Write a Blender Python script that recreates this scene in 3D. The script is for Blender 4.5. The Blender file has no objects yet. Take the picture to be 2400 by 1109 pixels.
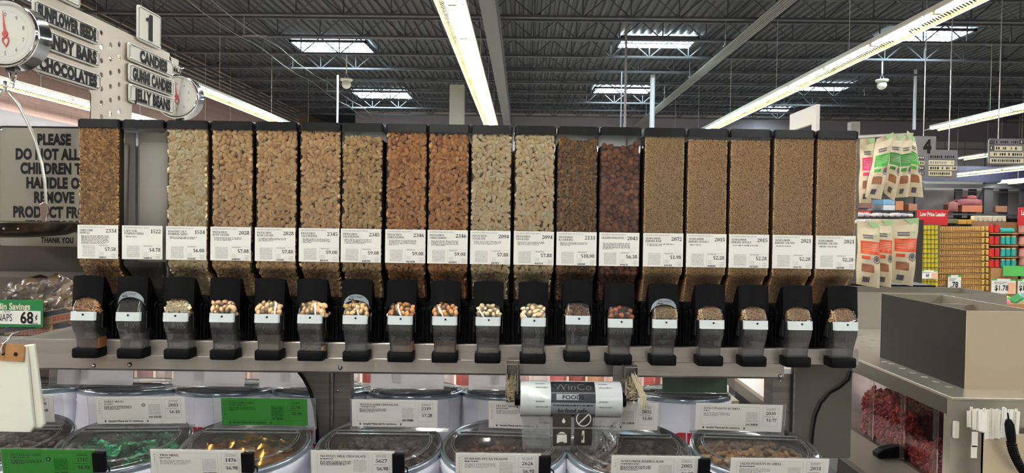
import bpy, math, random
import numpy as np
from mathutils import Vector, Matrix
random.seed(7); rng = np.random.default_rng(11)
S = bpy.context.scene; COL = S.collection; PI = math.pi; R = math.radians

# ------------------------------------------------------------------ camera, world, exposure
FPX, CX, CY, H = 1665.0, 1200.0, 554.5, 1.45
YAW, PIT, ROL = -0.01530533, -0.02093448, -0.01467425
_F = Vector((math.sin(YAW)*math.cos(PIT), math.cos(YAW)*math.cos(PIT), math.sin(PIT)))
_R0 = Vector((math.cos(YAW), -math.sin(YAW), 0)); _D0 = _F.cross(_R0)
_R = _R0*math.cos(ROL) + _D0*math.sin(ROL); _D = -_R0*math.sin(ROL) + _D0*math.cos(ROL)
cd = bpy.data.cameras.new('camera'); cam = bpy.data.objects.new('camera', cd); COL.objects.link(cam)
cd.sensor_width = 36.0; cd.lens = FPX/2400*36.0; cd.clip_start = 0.05; cd.clip_end = 200
cam.matrix_world = Matrix(((_R.x, -_D.x, -_F.x, 0), (_R.y, -_D.y, -_F.y, 0), (_R.z, -_D.z, -_F.z, H), (0, 0, 0, 1)))
S.camera = cam
w = bpy.data.worlds.new('world'); S.world = w; w.use_nodes = True
w.node_tree.nodes['Background'].inputs[0].default_value = (0.05, 0.055, 0.06, 1)
w.node_tree.nodes['Background'].inputs[1].default_value = 1.0
S.view_settings.view_transform = 'Standard'; S.view_settings.look = 'None'
S.view_settings.gamma = 1.0; S.view_settings.use_curve_mapping = False
S.view_settings.exposure = 1.6
TUBE = 40.0          # radiance of the fluorescent tubes
SKYL = 13.0           # radiance of the daylit skylight panes
S.cycles.max_bounces = 8; S.cycles.transparent_max_bounces = 24
S.cycles.diffuse_bounces = 3; S.cycles.glossy_bounces = 3; S.cycles.transmission_bounces = 4
S.cycles.caustics_reflective = False; S.cycles.caustics_refractive = False
S.cycles.sample_clamp_indirect = 4.0

# ------------------------------------------------------------------ positions
def ray(px, py): return _F + _R*((px-CX)/FPX) + _D*((py-CY)/FPX)
def at(px, py, Y):
    r = ray(px, py); return Vector((0, 0, H)) + r*(Y/r.y)
def atz(px, py, h):
    r = ray(px, py); return Vector((0, 0, H)) + r*(h/r.z)
FA = 0.02362494; FO = Vector((-0.12814636, 1.69699723, 0)); FU = Vector((math.cos(FA), math.sin(FA), 0)); FD = Vector((math.sin(FA), -math.cos(FA), 0))
def fx(u, d, z): return FO + FU*u + FD*d + Vector((0, 0, H+z))        # fixture frame: along the row, towards the aisle, up from eye level
def pf(px, py, d):                                                     # pixel -> (u, z) on the fixture plane d
    r = ray(px, py); o = FO + FD*d; t = o.dot(FD)/r.dot(FD); p = r*t
    return (p-FO).dot(FU), p.z

# ------------------------------------------------------------------ materials
def lin(c):
    return tuple((x/12.92 if x <= .04045 else ((x+.055)/1.055)**2.4) for x in c)
def rgb(r, g, b): return lin((r/255, g/255, b/255))
MATS = {}
def mat(name, col, rough=.6, metal=0, spec=.5, emit=None, es=1, bump=None, vary=None, coat=0):
    """Principled material; vary=(scale, colour) noise-mixes a second colour in; bump=(scale, strength)."""
    if name in MATS: return MATS[name]
    m = bpy.data.materials.new(name); m.use_nodes = True; MATS[name] = m
    n = m.node_tree.nodes; l = m.node_tree.links; b = n['Principled BSDF']
    b.inputs['Base Color'].default_value = (*col, 1); b.inputs['Roughness'].default_value = rough
    b.inputs['Metallic'].default_value = metal; b.inputs['Specular IOR Level'].default_value = spec
    if coat: b.inputs['Coat Weight'].default_value = coat; b.inputs['Coat Roughness'].default_value = .08
    if emit: b.inputs['Emission Color'].default_value = (*emit, 1); b.inputs['Emission Strength'].default_value = es
    if vary or bump:
        tc = n.new('ShaderNodeTexCoord')
    if vary:
        t = n.new('ShaderNodeTexNoise'); t.inputs['Scale'].default_value = vary[0]; t.inputs['Detail'].default_value = 4
        mp = n.new('ShaderNodeMapping'); mp.inputs['Scale'].default_value = vary[2] if len(vary) > 2 else (1, 1, 1)
        l.new(tc.outputs['Object'], mp.inputs[0]); l.new(mp.outputs[0], t.inputs[0])
        r = n.new('ShaderNodeMapRange'); r.inputs[1].default_value = .35; r.inputs[2].default_value = .65; l.new(t.outputs[0], r.inputs[0])
        x = n.new('ShaderNodeMix'); x.data_type = 'RGBA'; x.inputs[6].default_value = (*col, 1); x.inputs[7].default_value = (*vary[1], 1)
        l.new(r.outputs[0], x.inputs[0]); l.new(x.outputs[2], b.inputs['Base Color'])
    if bump:
        t = n.new('ShaderNodeTexNoise'); t.inputs['Scale'].default_value = bump[0]; t.inputs['Detail'].default_value = 3
        l.new(tc.outputs['Object'], t.inputs[0]); bp = n.new('ShaderNodeBump'); bp.inputs['Strength'].default_value = bump[1]; bp.inputs['Distance'].default_value = .004
        l.new(t.outputs[0], bp.inputs['Height']); l.new(bp.outputs[0], b.inputs['Normal'])
    return m
def grain(name, cols, rough=.55, spec=.4, coat=0, bump=None):
    """colour varied from grain to grain (random per mesh island)."""
    m = mat(name, cols[0], rough, 0, spec, coat=coat, bump=bump); n = m.node_tree.nodes; l = m.node_tree.links
    g = n.new('ShaderNodeNewGeometry'); cr = n.new('ShaderNodeValToRGB'); e = cr.color_ramp.elements
    for k, c in enumerate(cols):
        p = k/(len(cols)-1)
        if k == 0: e[0].position = 0; e[0].color = (*c, 1)
        elif k == len(cols)-1: e[-1].position = 1; e[-1].color = (*c, 1)
        else:
            q = e.new(p); q.color = (*c, 1)
    l.new(g.outputs['Random Per Island'], cr.inputs[0]); l.new(cr.outputs[0], n['Principled BSDF'].inputs['Base Color'])
    return m
def clear(name, tint=(1, 1, 1), haze=.0, hcol=(.8, .8, .8), rough=.06, refl=1.0, bump=None):
    """thin clear plastic: transparent, with fresnel gloss and a little milky haze."""
    if name in MATS: return MATS[name]
    m = bpy.data.materials.new(name); m.use_nodes = True; MATS[name] = m
    n = m.node_tree.nodes; l = m.node_tree.links; n.remove(n['Principled BSDF']); o = n['Material Output']
    t = n.new('ShaderNodeBsdfTransparent'); t.inputs[0].default_value = (*tint, 1)
    d = n.new('ShaderNodeBsdfDiffuse'); d.inputs[0].default_value = (*hcol, 1)
    g = n.new('ShaderNodeBsdfGlossy'); g.inputs['Roughness'].default_value = rough
    a = n.new('ShaderNodeMixShader'); a.inputs[0].default_value = haze; l.new(t.outputs[0], a.inputs[1]); l.new(d.outputs[0], a.inputs[2])
    f = n.new('ShaderNodeFresnel'); f.inputs[0].default_value = 1.45
    mu = n.new('ShaderNodeMath'); mu.operation = 'MULTIPLY'; mu.inputs[1].default_value = refl; l.new(f.outputs[0], mu.inputs[0])
    b = n.new('ShaderNodeMixShader'); l.new(mu.outputs[0], b.inputs[0]); l.new(a.outputs[0], b.inputs[1]); l.new(g.outputs[0], b.inputs[2]); l.new(b.outputs[0], o.inputs[0])
    if bump:
        tc = n.new('ShaderNodeTexCoord'); x = n.new('ShaderNodeTexNoise'); x.inputs['Scale'].default_value = bump[0]; l.new(tc.outputs['Object'], x.inputs[0])
        bp = n.new('ShaderNodeBump'); bp.inputs['Strength'].default_value = bump[1]; bp.inputs['Distance'].default_value = .01; l.new(x.outputs[0], bp.inputs['Height']); l.new(bp.outputs[0], g.inputs['Normal'])
    return m

STEEL = mat('brushed_steel', rgb(176, 168, 162), .36, .85, vary=(5, rgb(166, 158, 152), (1, 1, 12)))
STEELD = mat('dark_steel', rgb(128, 122, 116), .42, .85, vary=(5, rgb(108, 103, 98), (1, 1, 14)))
CHROME = mat('chrome', (.82, .82, .82), .1, 1)
ALU = mat('satin_aluminium', rgb(205, 200, 190), .4, .6)
BLACK = mat('black_plastic', (.003, .003, .0034), .5, 0, .09)
LIDB = mat('lid_black', (.008, .008, .009), .25, 0, .4)
PAPER = mat('card_white', rgb(236, 233, 224), .75, 0, .2)
PAPERB = mat('card_back', rgb(205, 202, 208), .7, 0, .2)
GREENC = mat('card_green', rgb(62, 134, 58), .7, 0, .2)
INK = mat('ink', (.012, .012, .012), .7, 0, .2)
INKG = mat('ink_grey', (.28, .27, .26), .8, 0, .1)
INKL = mat('ink_light', (.45, .44, .42), .8, 0, .1)
INKGR = mat('ink_on_green', rgb(20, 74, 22), .8, 0, .1)
ACRYL = clear('clear_acrylic', (.97, .97, .96), .035, (.8, .76, .7), .05, .9)
SPOUT = clear('spout_plastic', (.93, .93, .94), .07, (.6, .58, .57), .055, 2.2)
LIDC = clear('lid_plastic', (.95, .94, .92), .05, (.62, .56, .5), .12, 1.0)
HOLD = clear('card_holder_plastic', (.96, .96, .96), .1, (.8, .8, .8), .1, .8)
FILM = clear('bag_film', (.95, .95, .95), .11, (.9, .9, .88), .07, 2.4, bump=(20, .5))
WHITE = mat('white_enamel', rgb(225, 222, 205), .45)
SIGNW = mat('sign_face', rgb(214, 210, 198), .45, 0, .4)
RED = mat('signal_red', rgb(190, 30, 38), .5)

def translucent(m, fac):
    n = m.node_tree.nodes; l = m.node_tree.links; b = n['Principled BSDF']; t = n.new('ShaderNodeBsdfTranslucent'); t.inputs[0].default_value = b.inputs['Base Color'].default_value
    x = n.new('ShaderNodeMixShader'); x.inputs[0].default_value = fac; l.new(b.outputs[0], x.inputs[1]); l.new(t.outputs[0], x.inputs[2]); l.new(x.outputs[0], n['Material Output'].inputs[0])
PAPERC = mat('card_paper', rgb(240, 237, 230), .75, 0, .2); translucent(PAPERC, .35); translucent(GREENC, .3)
# ------------------------------------------------------------------ mesh builder
class MB:
    def __init__(s): s.v = []; s.f = []; s.mi = []; s.mats = []; s.M = Matrix()
    def k(s, m):
        if m not in s.mats: s.mats.append(m)
        return s.mats.index(m)
    def add(s, vs, fs, m):
        b = len(s.v); M = s.M
        s.v += [tuple(M @ Vector(p)) for p in vs]; i = s.k(m)
        s.f += [tuple(b+j for j in f) for f in fs]; s.mi += [i]*len(fs)
        return s
    def box(s, x0, x1, y0, y1, z0, z1, m):
        v = [(x, y, z) for z in (z0, z1) for y in (y0, y1) for x in (x0, x1)]
        return s.add(v, [(0, 2, 3, 1), (4, 5, 7, 6), (0, 1, 5, 4), (2, 6, 7, 3), (0, 4, 6, 2), (1, 3, 7, 5)], m)
    def quad(s, a, b, c, d, m): return s.add([a, b, c, d], [(0, 1, 2, 3)], m)
    def prism(s, poly, y0, y1, m, axis='y'):
        """poly of 2D points extruded. axis 'y': poly is (x,z); 'x': poly is (y,z); 'z': poly is (x,y)"""
        def P(p, t): return {'y': (p[0], t, p[1]), 'x': (t, p[0], p[1]), 'z': (p[0], p[1], t)}[axis]
        n = len(poly); v = [P(p, y0) for p in poly] + [P(p, y1) for p in poly]
        f = [tuple(range(n)), tuple(range(2*n-1, n-1, -1))] + [(i, n+i, n+(i+1) % n, (i+1) % n) for i in range(n)]
        return s.add(v, f, m)
    def tube(s, pts, r, m, n=8, closed=False, caps=True):
        pts = [Vector(p) for p in pts]; N = len(pts); v = []; up = Vector((.123, .31, .94)); 
        for i, p in enumerate(pts):
            if closed: t = pts[(i+1) % N]-pts[i-1]
            else: t = pts[min(i+1, N-1)]-pts[max(i-1, 0)]
            t = t.normalized() if t.length > 1e-9 else Vector((0, 0, 1))
            a = t.cross(up)
            if a.length < 1e-3: a = t.cross(Vector((1, 0, 0)))
            a.normalize(); b = t.cross(a); up = b.cross(t) if False else up
            rr = r[i] if isinstance(r, (list, tuple)) else r
            v += [tuple(p+(a*math.cos(2*PI*j/n)+b*math.sin(2*PI*j/n))*rr) for j in range(n)]
        f = []
        for i in range(N if closed else N-1):
            q = (i+1) % N
            f += [(i*n+j, i*n+(j+1) % n, q*n+(j+1) % n, q*n+j) for j in range(n)]
        if caps and not closed: f += [tuple(range(n-1, -1, -1)), tuple(range((N-1)*n, N*n))]
        return s.add(v, f, m)
    def lathe(s, prof, m, n=32, c=(0, 0, 0), axis='z', a0=0, a1=2*PI):
        full = abs(a1-a0-2*PI) < 1e-6; c = Vector(c); v = []; K = n if full else n+1
        for r, h in prof:
            for j in range(K):
                a = a0+(a1-a0)*j/n; x, y = r*math.cos(a), r*math.sin(a)
                v.append(tuple(c+Vector({'z': (x, y, h), 'y': (x, h, y), 'x': (h, x, y)}[axis])))
        f = []
        for i in range(len(prof)-1):
            for j in range(n):
                q = (j+1) % K
                f.append((i*K+j, i*K+q, (i+1)*K+q, (i+1)*K+j))
        return s.add(v, f, m)
    def ell(s, c, r, m, n=12, k=7):
        prof = [(max(1e-5, math.sin(PI*i/k)), -math.cos(PI*i/k)) for i in range(k+1)]
        M = s.M; s.M = M @ Matrix.Translation(c) @ Matrix.Diagonal((r[0], r[1], r[2], 1)); s.lathe(prof, m, n); s.M = M; return s
    def grid(s, fn, nu, nv, m):
        v = [fn(i/nu, j/nv) for j in range(nv+1) for i in range(nu+1)]
        return s.add(v, [(j*(nu+1)+i, j*(nu+1)+i+1, (j+1)*(nu+1)+i+1, (j+1)*(nu+1)+i) for j in range(nv) for i in range(nu)], m)
    def text(s, t, x, z, h, m, y=0, sx=1.0, bold=.0, align='l', font=None):
        """flat sans lettering in the local xz plane, facing -y, cap height h"""
        vs, fs, wd = glyphs(t, bold); sc = h/.70
        x0 = x-(wd*sc*sx*{'l': 0, 'c': .5, 'r': 1}[align])
        return s.add([(x0+p[0]*sc*sx, y, z+p[1]*sc) for p in vs], fs, m)
    def serif(s, t, x, z, h, m, y=0, sx=1.0, align='l'):
        q, wd = serif_quads(t); sc = h/10.
        x0 = x-wd*sc*sx*{'l': 0, 'c': .5, 'r': 1}[align]
        v = []; f = []
        for k, quad in enumerate(q):
            v += [(x0+p[0]*sc*sx, y-.00002*(k % 2), z+p[1]*sc) for p in quad]; f.append((4*k, 4*k+1, 4*k+2, 4*k+3))
        if v: s.add(v, f, m)
        return x0+wd*sc*sx
    def dashes(s, x0, x1, z0, z1, rows, m, y=0, fill=.5, ragged=True, seed=1, hair=False):
        """lines of print too small to read"""
        r = random.Random(seed); p = (z1-z0)/rows; v = []; f = []
        for k in range(rows):
            x = x0; end = x1 if (not ragged or k < rows-1) else x0+(x1-x0)*r.uniform(.3, .9); zc = z1-p*(k+.5)
            while x < end:
                wl = min(end-x, (x1-x0)*r.uniform(.03, .12)); hh = p*.5*fill*r.uniform(.7, 1.15)
                b = len(v); v += [(x, y, zc-hh), (x+wl, y, zc-hh), (x+wl, y, zc+hh), (x, y, zc+hh)]; f.append((b, b+1, b+2, b+3))
                x += wl+(x1-x0)*r.uniform(.012, .03)
        return s.add(v, f, m)
    def frame(s, x0, x1, z0, z1, t, m, y=0):
        for a, b, c, d in ((x0, x1, z0, z0+t), (x0, x1, z1-t, z1), (x0, x0+t, z0, z1), (x1-t, x1, z0, z1)):
            s.quad((a, y, c), (b, y, c), (b, y, d), (a, y, d), m)
        return s
    def mesh(s, name, smooth=False):
        me = bpy.data.meshes.new(name); me.from_pydata(s.v, [], s.f)
        for m in s.mats: me.materials.append(m)
        me.polygons.foreach_set('material_index', s.mi)
        if smooth: me.polygons.foreach_set('use_smooth', [True]*len(s.f))
        me.update(); return me
    def build(s, name, parent=None, smooth=False, angle=None, bevel=0, sub=0, loc=None, rotz=0, solid=0):
        me = s.mesh(name, smooth or angle is not None); o = bpy.data.objects.new(name, me); COL.objects.link(o)
        if angle is not None: me.set_sharp_from_angle(angle=R(angle))
        if parent: o.parent = parent
        if loc is not None: o.location = loc
        o.rotation_euler.z = rotz
        if solid: md = o.modifiers.new('s', 'SOLIDIFY'); md.thickness = solid; md.offset = 0
        if bevel:
            md = o.modifiers.new('b', 'BEVEL'); md.width = bevel; md.segments = 2; md.limit_method = 'ANGLE'; md.angle_limit = R(40)
        if sub: md = o.modifiers.new('d', 'SUBSURF'); md.levels = sub; md.render_levels = sub
        return o

_G = {}
def glyphs(t, bold):
    key = (t, bold)
    if key in _G: return _G[key]
    c = bpy.data.curves.new('tmp', 'FONT'); c.body = t; c.offset = bold; c.resolution_u = 3; c.space_character = 1+bold*1.2
    o = bpy.data.objects.new('tmp', c); COL.objects.link(o)
    dg = bpy.context.evaluated_depsgraph_get(); me = bpy.data.meshes.new_from_object(o.evaluated_get(dg))
    vs = [tuple(v.co) for v in me.vertices]; fs = [tuple(p.vertices) for p in me.polygons]
    x0 = min((p[0] for p in vs), default=0); x1 = max((p[0] for p in vs), default=0)
    vs = [(p[0]-x0, p[1]) for p in vs]
    bpy.data.objects.remove(o); bpy.data.curves.remove(c); bpy.data.meshes.remove(me)
    _G[key] = (vs, fs, x1-x0); return _G[key]

# bold roman lettering, drawn as thick stems, thin hairlines, bowls and serifs; cap height 10
T_, t_ = 2.1, .75
def _v(x, a=0, b=10, s=1):      # stem with serifs
    q = [('l', x, a, x, b, T_)]
    if s: q += [('h', x-1.7, x+1.7, a+.25), ('h', x-1.7, x+1.7, b-.25)]
    return q
def _h(a, b, y): return [('h', a, b, y)]
def _d(a, b, c, d, w=T_): return [('l', a, b, c, d, w)]
def _a(cx, cy, rx, ry, a0, a1): return [('a', cx, cy, rx, ry, a0, a1)]
SER = {
 'A': (9.5, _d(.9, 0, 4.4, 10, .9)+_d(4.6, 10, 8, 0)+_h(2.2, 6.2, 3.2)+_h(-.3, 2.2, .25)+_h(6.3, 9.7, .25)),
 'B': (8.6, _v(2)+_a(3.6, 7.5, 3.2, 2.3, -90, 90)+_a(3.6, 2.7, 3.9, 2.5, -90, 90)+_h(2, 4, 5.1)+_h(2, 4, 9.7)+_h(2, 4, .3)),
 'C': (9, _a(5, 5, 4, 4.8, 45, 315)+_d(8.2, 6.6, 8.2, 9.7, .7)),
 'D': (9.6, _v(2)+_a(3.6, 5, 4.9, 4.75, -90, 90)+_h(2, 4, 9.7)+_h(2, 4, .3)),
 'E': (8.4, _v(2)+_h(2, 7.6, 9.7)+_h(2, 7.8, .3)+_h(2, 5.8, 5)+_d(7.5, 7.4, 7.5, 10, .7)+_d(7.7, 0, 7.7, 2.8, .7)+_d(5.8, 3.6, 5.8, 6.4, .6)),
 'F': (8, _v(2)+_h(2, 7.4, 9.7)+_h(2, 5.6, 5)+_d(7.3, 7.4, 7.3, 10, .7)+_d(5.6, 3.6, 5.6, 6.4, .6)),
 'G': (9.8, _a(5, 5, 4, 4.8, 45, 315)+_d(8.2, 6.6, 8.2, 9.7, .7)+_d(8, 0.6, 8, 4.4)+_h(6.3, 9.6, 4.3)),
 'H': (10.4, _v(2)+_v(8.2)+_h(2, 8, 5)),
 'I': (4.6, _v(2.2)), 'J': (6.4, _v(4, 2.6, 10)+_a(2.5, 2.6, 1.6, 2.3, 180, 360)),
 'K': (9.8, _v(2)+_d(2.4, 4.4, 7.6, 9.8, .9)+_d(4.2, 6, 8.4, 0)+_h(6.2, 9, 9.75)+_h(6.6, 10, .25)),
 'L': (8, _v(2)+_h(2, 7.4, .3)+_d(7.4, 0, 7.4, 3, .7)),
 'M': (12, _d(1.7, 0, 1.7, 10, .9)+_d(2.3, 10, 5.8, 1.2)+_d(5.8, 1, 9.2, 10, .9)+_d(9.9, 0, 9.9, 10)+_h(.2, 3.2, .25)+_h(8.2, 11.6, .25)+_h(.2, 3, 9.75)+_h(8.8, 11.6, 9.75)),
 'N': (10.2, _d(1.7, 0, 1.7, 10, .9)+_d(2, 9.8, 8, .4)+_d(8.3, 0, 8.3, 10, .9)+_h(.2, 3.2, .25)+_h(.2, 3, 9.75)+_h(6.8, 9.8, 9.75)),
 'O': (9.8, _a(4.9, 5, 4, 4.8, 0, 360)), 'P': (8.4, _v(2)+_a(3.7, 7.2, 3.5, 2.5, -90, 90)+_h(2, 4, 4.8)+_h(2, 4, 9.7)),
 'Q': (9.8, _a(4.9, 5, 4, 4.8, 0, 360)+_d(5, 2, 8.6, -1.6, 1.2)),
 'R': (9.4, _v(2)+_a(3.7, 7.3, 3.3, 2.4, -90, 90)+_h(2, 4, 5)+_h(2, 4, 9.7)+_d(4.2, 5, 8, .2)+_h(7, 9.4, .25)),
 'S': (7.4, _a(3.7, 7.4, 2.7, 2.3, 30, 270)+_a(3.7, 2.6, 2.8, 2.4, -150, 90)+_d(6.2, 7.4, 6.2, 9.8, .6)+_d(1, .2, 1, 2.6, .6)),
 'T': (8.8, _v(4.4)+_h(.6, 8.2, 9.7)+_d(.7, 7.2, .7, 10, .7)+_d(8.1, 7.2, 8.1, 10, .7)),
 'U': (9.8, _d(2, 3, 2, 10)+_h(.3, 3.7, 9.75)+_a(4.9, 3.2, 2.9, 2.9, 180, 360)+_d(7.9, 3, 7.9, 10, .9)+_h(6.6, 9.4, 9.75)),
 'V': (9.4, _d(1.3, 10, 4.6, 0)+_d(4.9, 0, 8, 10, .9)+_h(-.2, 3, 9.75)+_h(6.6, 9.4, 9.75)),
 'W': (13, _d(1.3, 10, 3.9, 0)+_d(4.1, 0, 6.4, 10, .9)+_d(6.2, 10, 8.8, 0)+_d(9, 0, 11.4, 10, .9)+_h(-.2, 3, 9.75)+_h(10, 12.8, 9.75)),
 'X': (9.6, _d(1.6, 10, 7.8, 0)+_d(1.6, 0, 7.6, 10, .9)+_h(0, 3.4, 9.75)+_h(6, 9, 9.75)+_h(.2, 3, .25)+_h(6, 9.4, .25)),
 'Y': (9.2, _d(1.4, 10, 4.6, 5)+_d(4.8, 5, 7.8, 10, .9)+_d(4.6, 0, 4.6, 5)+_h(-.2, 3.2, 9.75)+_h(6.4, 9.2, 9.75)+_h(2.8, 6.4, .25)),
 'Z': (8.2, _h(.8, 7.4, 9.7)+_h(.8, 7.6, .3)+_d(6.8, 9.6, 1.4, .4)+_d(1, 7.4, 1, 10, .7)+_d(7.4, 0, 7.4, 2.8, .7)),
 '0': (7.4, _a(3.7, 5, 2.7, 4.8, 0, 360)), '1': (7.0, _d(3.8, 0, 3.8, 10)+_d(1.4, 8.2, 3.6, 9.6, .9)+_h(1.5, 6.1, .25)),
 '2': (7.4, _a(3.5, 7.2, 2.6, 2.6, -25, 170)+_d(5.4, 6, 1.1, 1, 1.3)+_d(.7, .95, 6.5, .95, 1.7)+_d(6.4, .6, 6.9, 2.8, .7)),
 '3': (7.4, _a(3.3, 7.5, 2.3, 2.3, -90, 160)+_a(3.3, 2.8, 2.9, 2.6, -160, 90)),
 '4': (7.4, _d(5, 0, 5, 10)+_d(.6, 3, 4.6, 9.6, .9)+_d(.5, 2.8, 7, 2.8, 1.3)),
 '5': (7.4, _d(1.7, 9.2, 6.4, 9.2, 1.5)+_d(1.7, 9.5, 1.2, 5.4, .8)+_a(3.2, 3.1, 3.1, 2.9, -160, 130)),
 '6': (7.4, _a(3.8, 3, 2.7, 2.8, 0, 360)+_a(6.6, 3.4, 5.2, 6.4, 98, 185)),
 '7': (7.4, _d(.8, 9.1, 6.6, 9.1, 1.7)+_d(6.2, 9, 2.9, 0, 1.6)+_d(.9, 7, .9, 9.6, .7)),
 '8': (7.4, _a(3.7, 7.6, 2.3, 2.2, 0, 360)+_a(3.7, 2.6, 2.7, 2.5, 0, 360)),
 '9': (7.4, _a(3.6, 7, 2.7, 2.8, 0, 360)+_a(.8, 6.6, 5.2, 6.4, -82, 5)),
 '$': (7.4, _a(3.7, 7.2, 2.5, 2.1, 30, 270)+_a(3.7, 2.8, 2.6, 2.2, -150, 90)+_d(3.7, -1, 3.7, 11, .6)),
 '.': (3.4, _d(1.7, 0, 1.7, 2, 2)), '/': (5, _d(.4, -1, 4.6, 10.5, .9)), "'": (3, _d(1.5, 7, 1.5, 10, 1.3)), ' ': (4.2, []), '?': (6.4, _a(3.2, 7.4, 2.2, 2.4, -90, 170)+_d(3.2, 2.8, 3.2, 5.2, 1)+_d(3.2, 0, 3.2, 1.8, 1.8)),
}
_SQ = {}
def serif_quads(t):
    if t in _SQ: return _SQ[t]
    out = []; x = 0
    for ch in t:
        wd, st = SER[ch]
        for q in st:
            if q[0] == 'h':
                out.append([(x+q[1], q[3]-t_/2), (x+q[2], q[3]-t_/2), (x+q[2], q[3]+t_/2), (x+q[1], q[3]+t_/2)])
            elif q[0] == 'l':
                _, a, b, c, d, wv = q; L = math.hypot(c-a, d-b); nx, ny = (d-b)/L, -(c-a)/L
                if abs(ny) < .9: nx, ny = (1 if nx > 0 else -1), 0; 
                hw = wv/2
                out.append([(x+a-nx*hw, b-ny*hw), (x+a+nx*hw, b+ny*hw), (x+c+nx*hw, d+ny*hw), (x+c-nx*hw, d-ny*hw)])
            else:
                _, cx, cy, rx, ry, a0, a1 = q; n = max(4, int(abs(a1-a0)/24)); P = []
                for i in range(n+1):
                    a = R(a0+(a1-a0)*i/n); hw = (t_+(T_-t_)*abs(math.cos(a))**1.3)/2; c, s_ = math.cos(a), math.sin(a)
                    P.append(((x+cx+c*(rx+hw*.6), cy+s_*(ry+hw*.2)), (x+cx+c*(rx-hw*1.4), cy+s_*(ry-hw*1.8*(.3+.7*abs(s_))))))
                for i in range(n): out.append([P[i][0], P[i+1][0], P[i+1][1], P[i][1]])
        x += wd
    # consistent winding, facing -y
    fix = []
    for q in out:
        ar = sum(q[i][0]*q[(i+1) % 4][1]-q[(i+1) % 4][0]*q[i][1] for i in range(4)); fix.append(q if ar > 0 else q[::-1])
    _SQ[t] = (fix, x); return _SQ[t]

# ------------------------------------------------------------------ things
def tag(o, label, cat, group=None, kind=None):
    if label: o['label'] = label
    if cat: o['category'] = cat
    if group: o['group'] = group
    if kind: o['kind'] = kind
    return o
def thing(name, label, cat, loc=(0, 0, 0), rotz=0, group=None):
    o = bpy.data.objects.new(name, None); COL.objects.link(o); o.empty_display_size = .05
    o.location = loc; o.rotation_euler.z = rotz; return tag(o, label, cat, group)
def struct(o, label=None, cat=None):
    o['kind'] = 'structure'
    if label: o['label'] = label
    if cat: o['category'] = cat
    return o
def dup(root, loc=None, rotz=None, label=None, group=None):
    def cp(o, par):
        c = o.copy(); COL.objects.link(c)
        if par: c.parent = par
        for ch in o.children: cp(ch, c)
        return c
    r = cp(root, None)
    if loc is not None: r.location = loc
    if rotz is not None: r.rotation_euler.z = rotz
    if label: r['label'] = label
    if group: r['group'] = group
    return r
ORD = 'first second third fourth fifth sixth seventh eighth ninth tenth eleventh twelfth thirteenth fourteenth fifteenth sixteenth seventeenth eighteenth nineteenth twentieth'.split()

# ================================================================== THE HALL
DECK = 5.0; BACKY = 32.5; LEFTX = -10.4; RIGHTX = 38.0; FRONTY = -16.0
CONC = mat('polished_concrete', rgb(176, 172, 166), .3, 0, .5, vary=(1.2, rgb(160, 156, 148)))
mb = MB(); mb.box(LEFTX-.3, RIGHTX+.3, FRONTY-.3, 44, -.2, 0, CONC); struct(mb.build('floor'))
# corrugated roof deck
DECKM = mat('deck_paint', rgb(80, 79, 82), .6, 0, .3)
mb = MB(); prof = []; x = LEFTX-.1; k = 0
while x < RIGHTX+.1:
    prof += [(x, DECK), (x+.075, DECK), (x+.10, DECK+.06), (x+.18, DECK+.06)]; x += .205
Y0, Y1 = FRONTY-.2, 44.0
v = [(p[0], y, H+p[1]) for y in (Y0, Y1) for p in prof]; n = len(prof)
mb.add(v, [(i, i+1, n+i+1, n+i) for i in range(n-1)], DECKM)
mb.box(LEFTX-.3, RIGHTX+.3, Y0, Y1, H+DECK+.08, H+DECK+.2, DECKM)
struct(mb.build('ceiling'))
# block wall on the left, with a painted stripe
def brick(name, c1, c2, cm):
    m = mat(name, c1, .85, 0, .2); n = m.node_tree.nodes; l = m.node_tree.links
    tc = n.new('ShaderNodeTexCoord'); mp = n.new('ShaderNodeMapping'); mp.inputs['Rotation'].default_value = (R(90), 0, R(90))
    sp = n.new('ShaderNodeSeparateXYZ'); cb = n.new('ShaderNodeCombineXYZ'); l.new(tc.outputs['Object'], sp.inputs[0]); l.new(sp.outputs[1], cb.inputs[0]); l.new(sp.outputs[2], cb.inputs[1])
    b = n.new('ShaderNodeTexBrick'); b.inputs['Scale'].default_value = 1; b.inputs['Brick Width'].default_value = .4; b.inputs['Row Height'].default_value = .2; b.inputs['Mortar Size'].default_value = .006
    b.inputs['Color1'].default_value = (*c1, 1); b.inputs['Color2'].default_value = (*c2, 1); b.inputs['Mortar'].default_value = (*cm, 1)
    l.new(cb.outputs[0], b.inputs[0]); l.new(b.outputs[0], n['Principled BSDF'].inputs['Base Color']); return m
BRICK = brick('painted_block', rgb(138, 112, 102), rgb(133, 108, 99), rgb(118, 96, 88))
mb = MB(); mb.box(LEFTX-.25, LEFTX, FRONTY, 44, 0, H+DECK+.1, BRICK); struct(mb.build('wall_left'))
mb = MB(); mb.box(LEFTX, LEFTX+.02, FRONTY, 32, H+1.72, H+2.08, mat('stripe_paint', rgb(66, 60, 60), .6)); struct(mb.build('trim_1'))
GREYW = mat('grey_wall', rgb(150, 142, 150), .55, 0, .4); TILEW = mat('white_panel_wall', rgb(205, 202, 196), .5)
mb = MB(); mb.box(-7.75, RIGHTX, BACKY, BACKY+.3, H+3.9, H+DECK+.1, GREYW)
for xs in np.arange(-4, RIGHTX, 2.4): mb.box(xs, xs+.03, BACKY-.012, BACKY, H+3.9, H+DECK, GREYW)
mb.box(-7.75, RIGHTX, BACKY, BACKY+.3, 0, H+3.9, TILEW)
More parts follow.
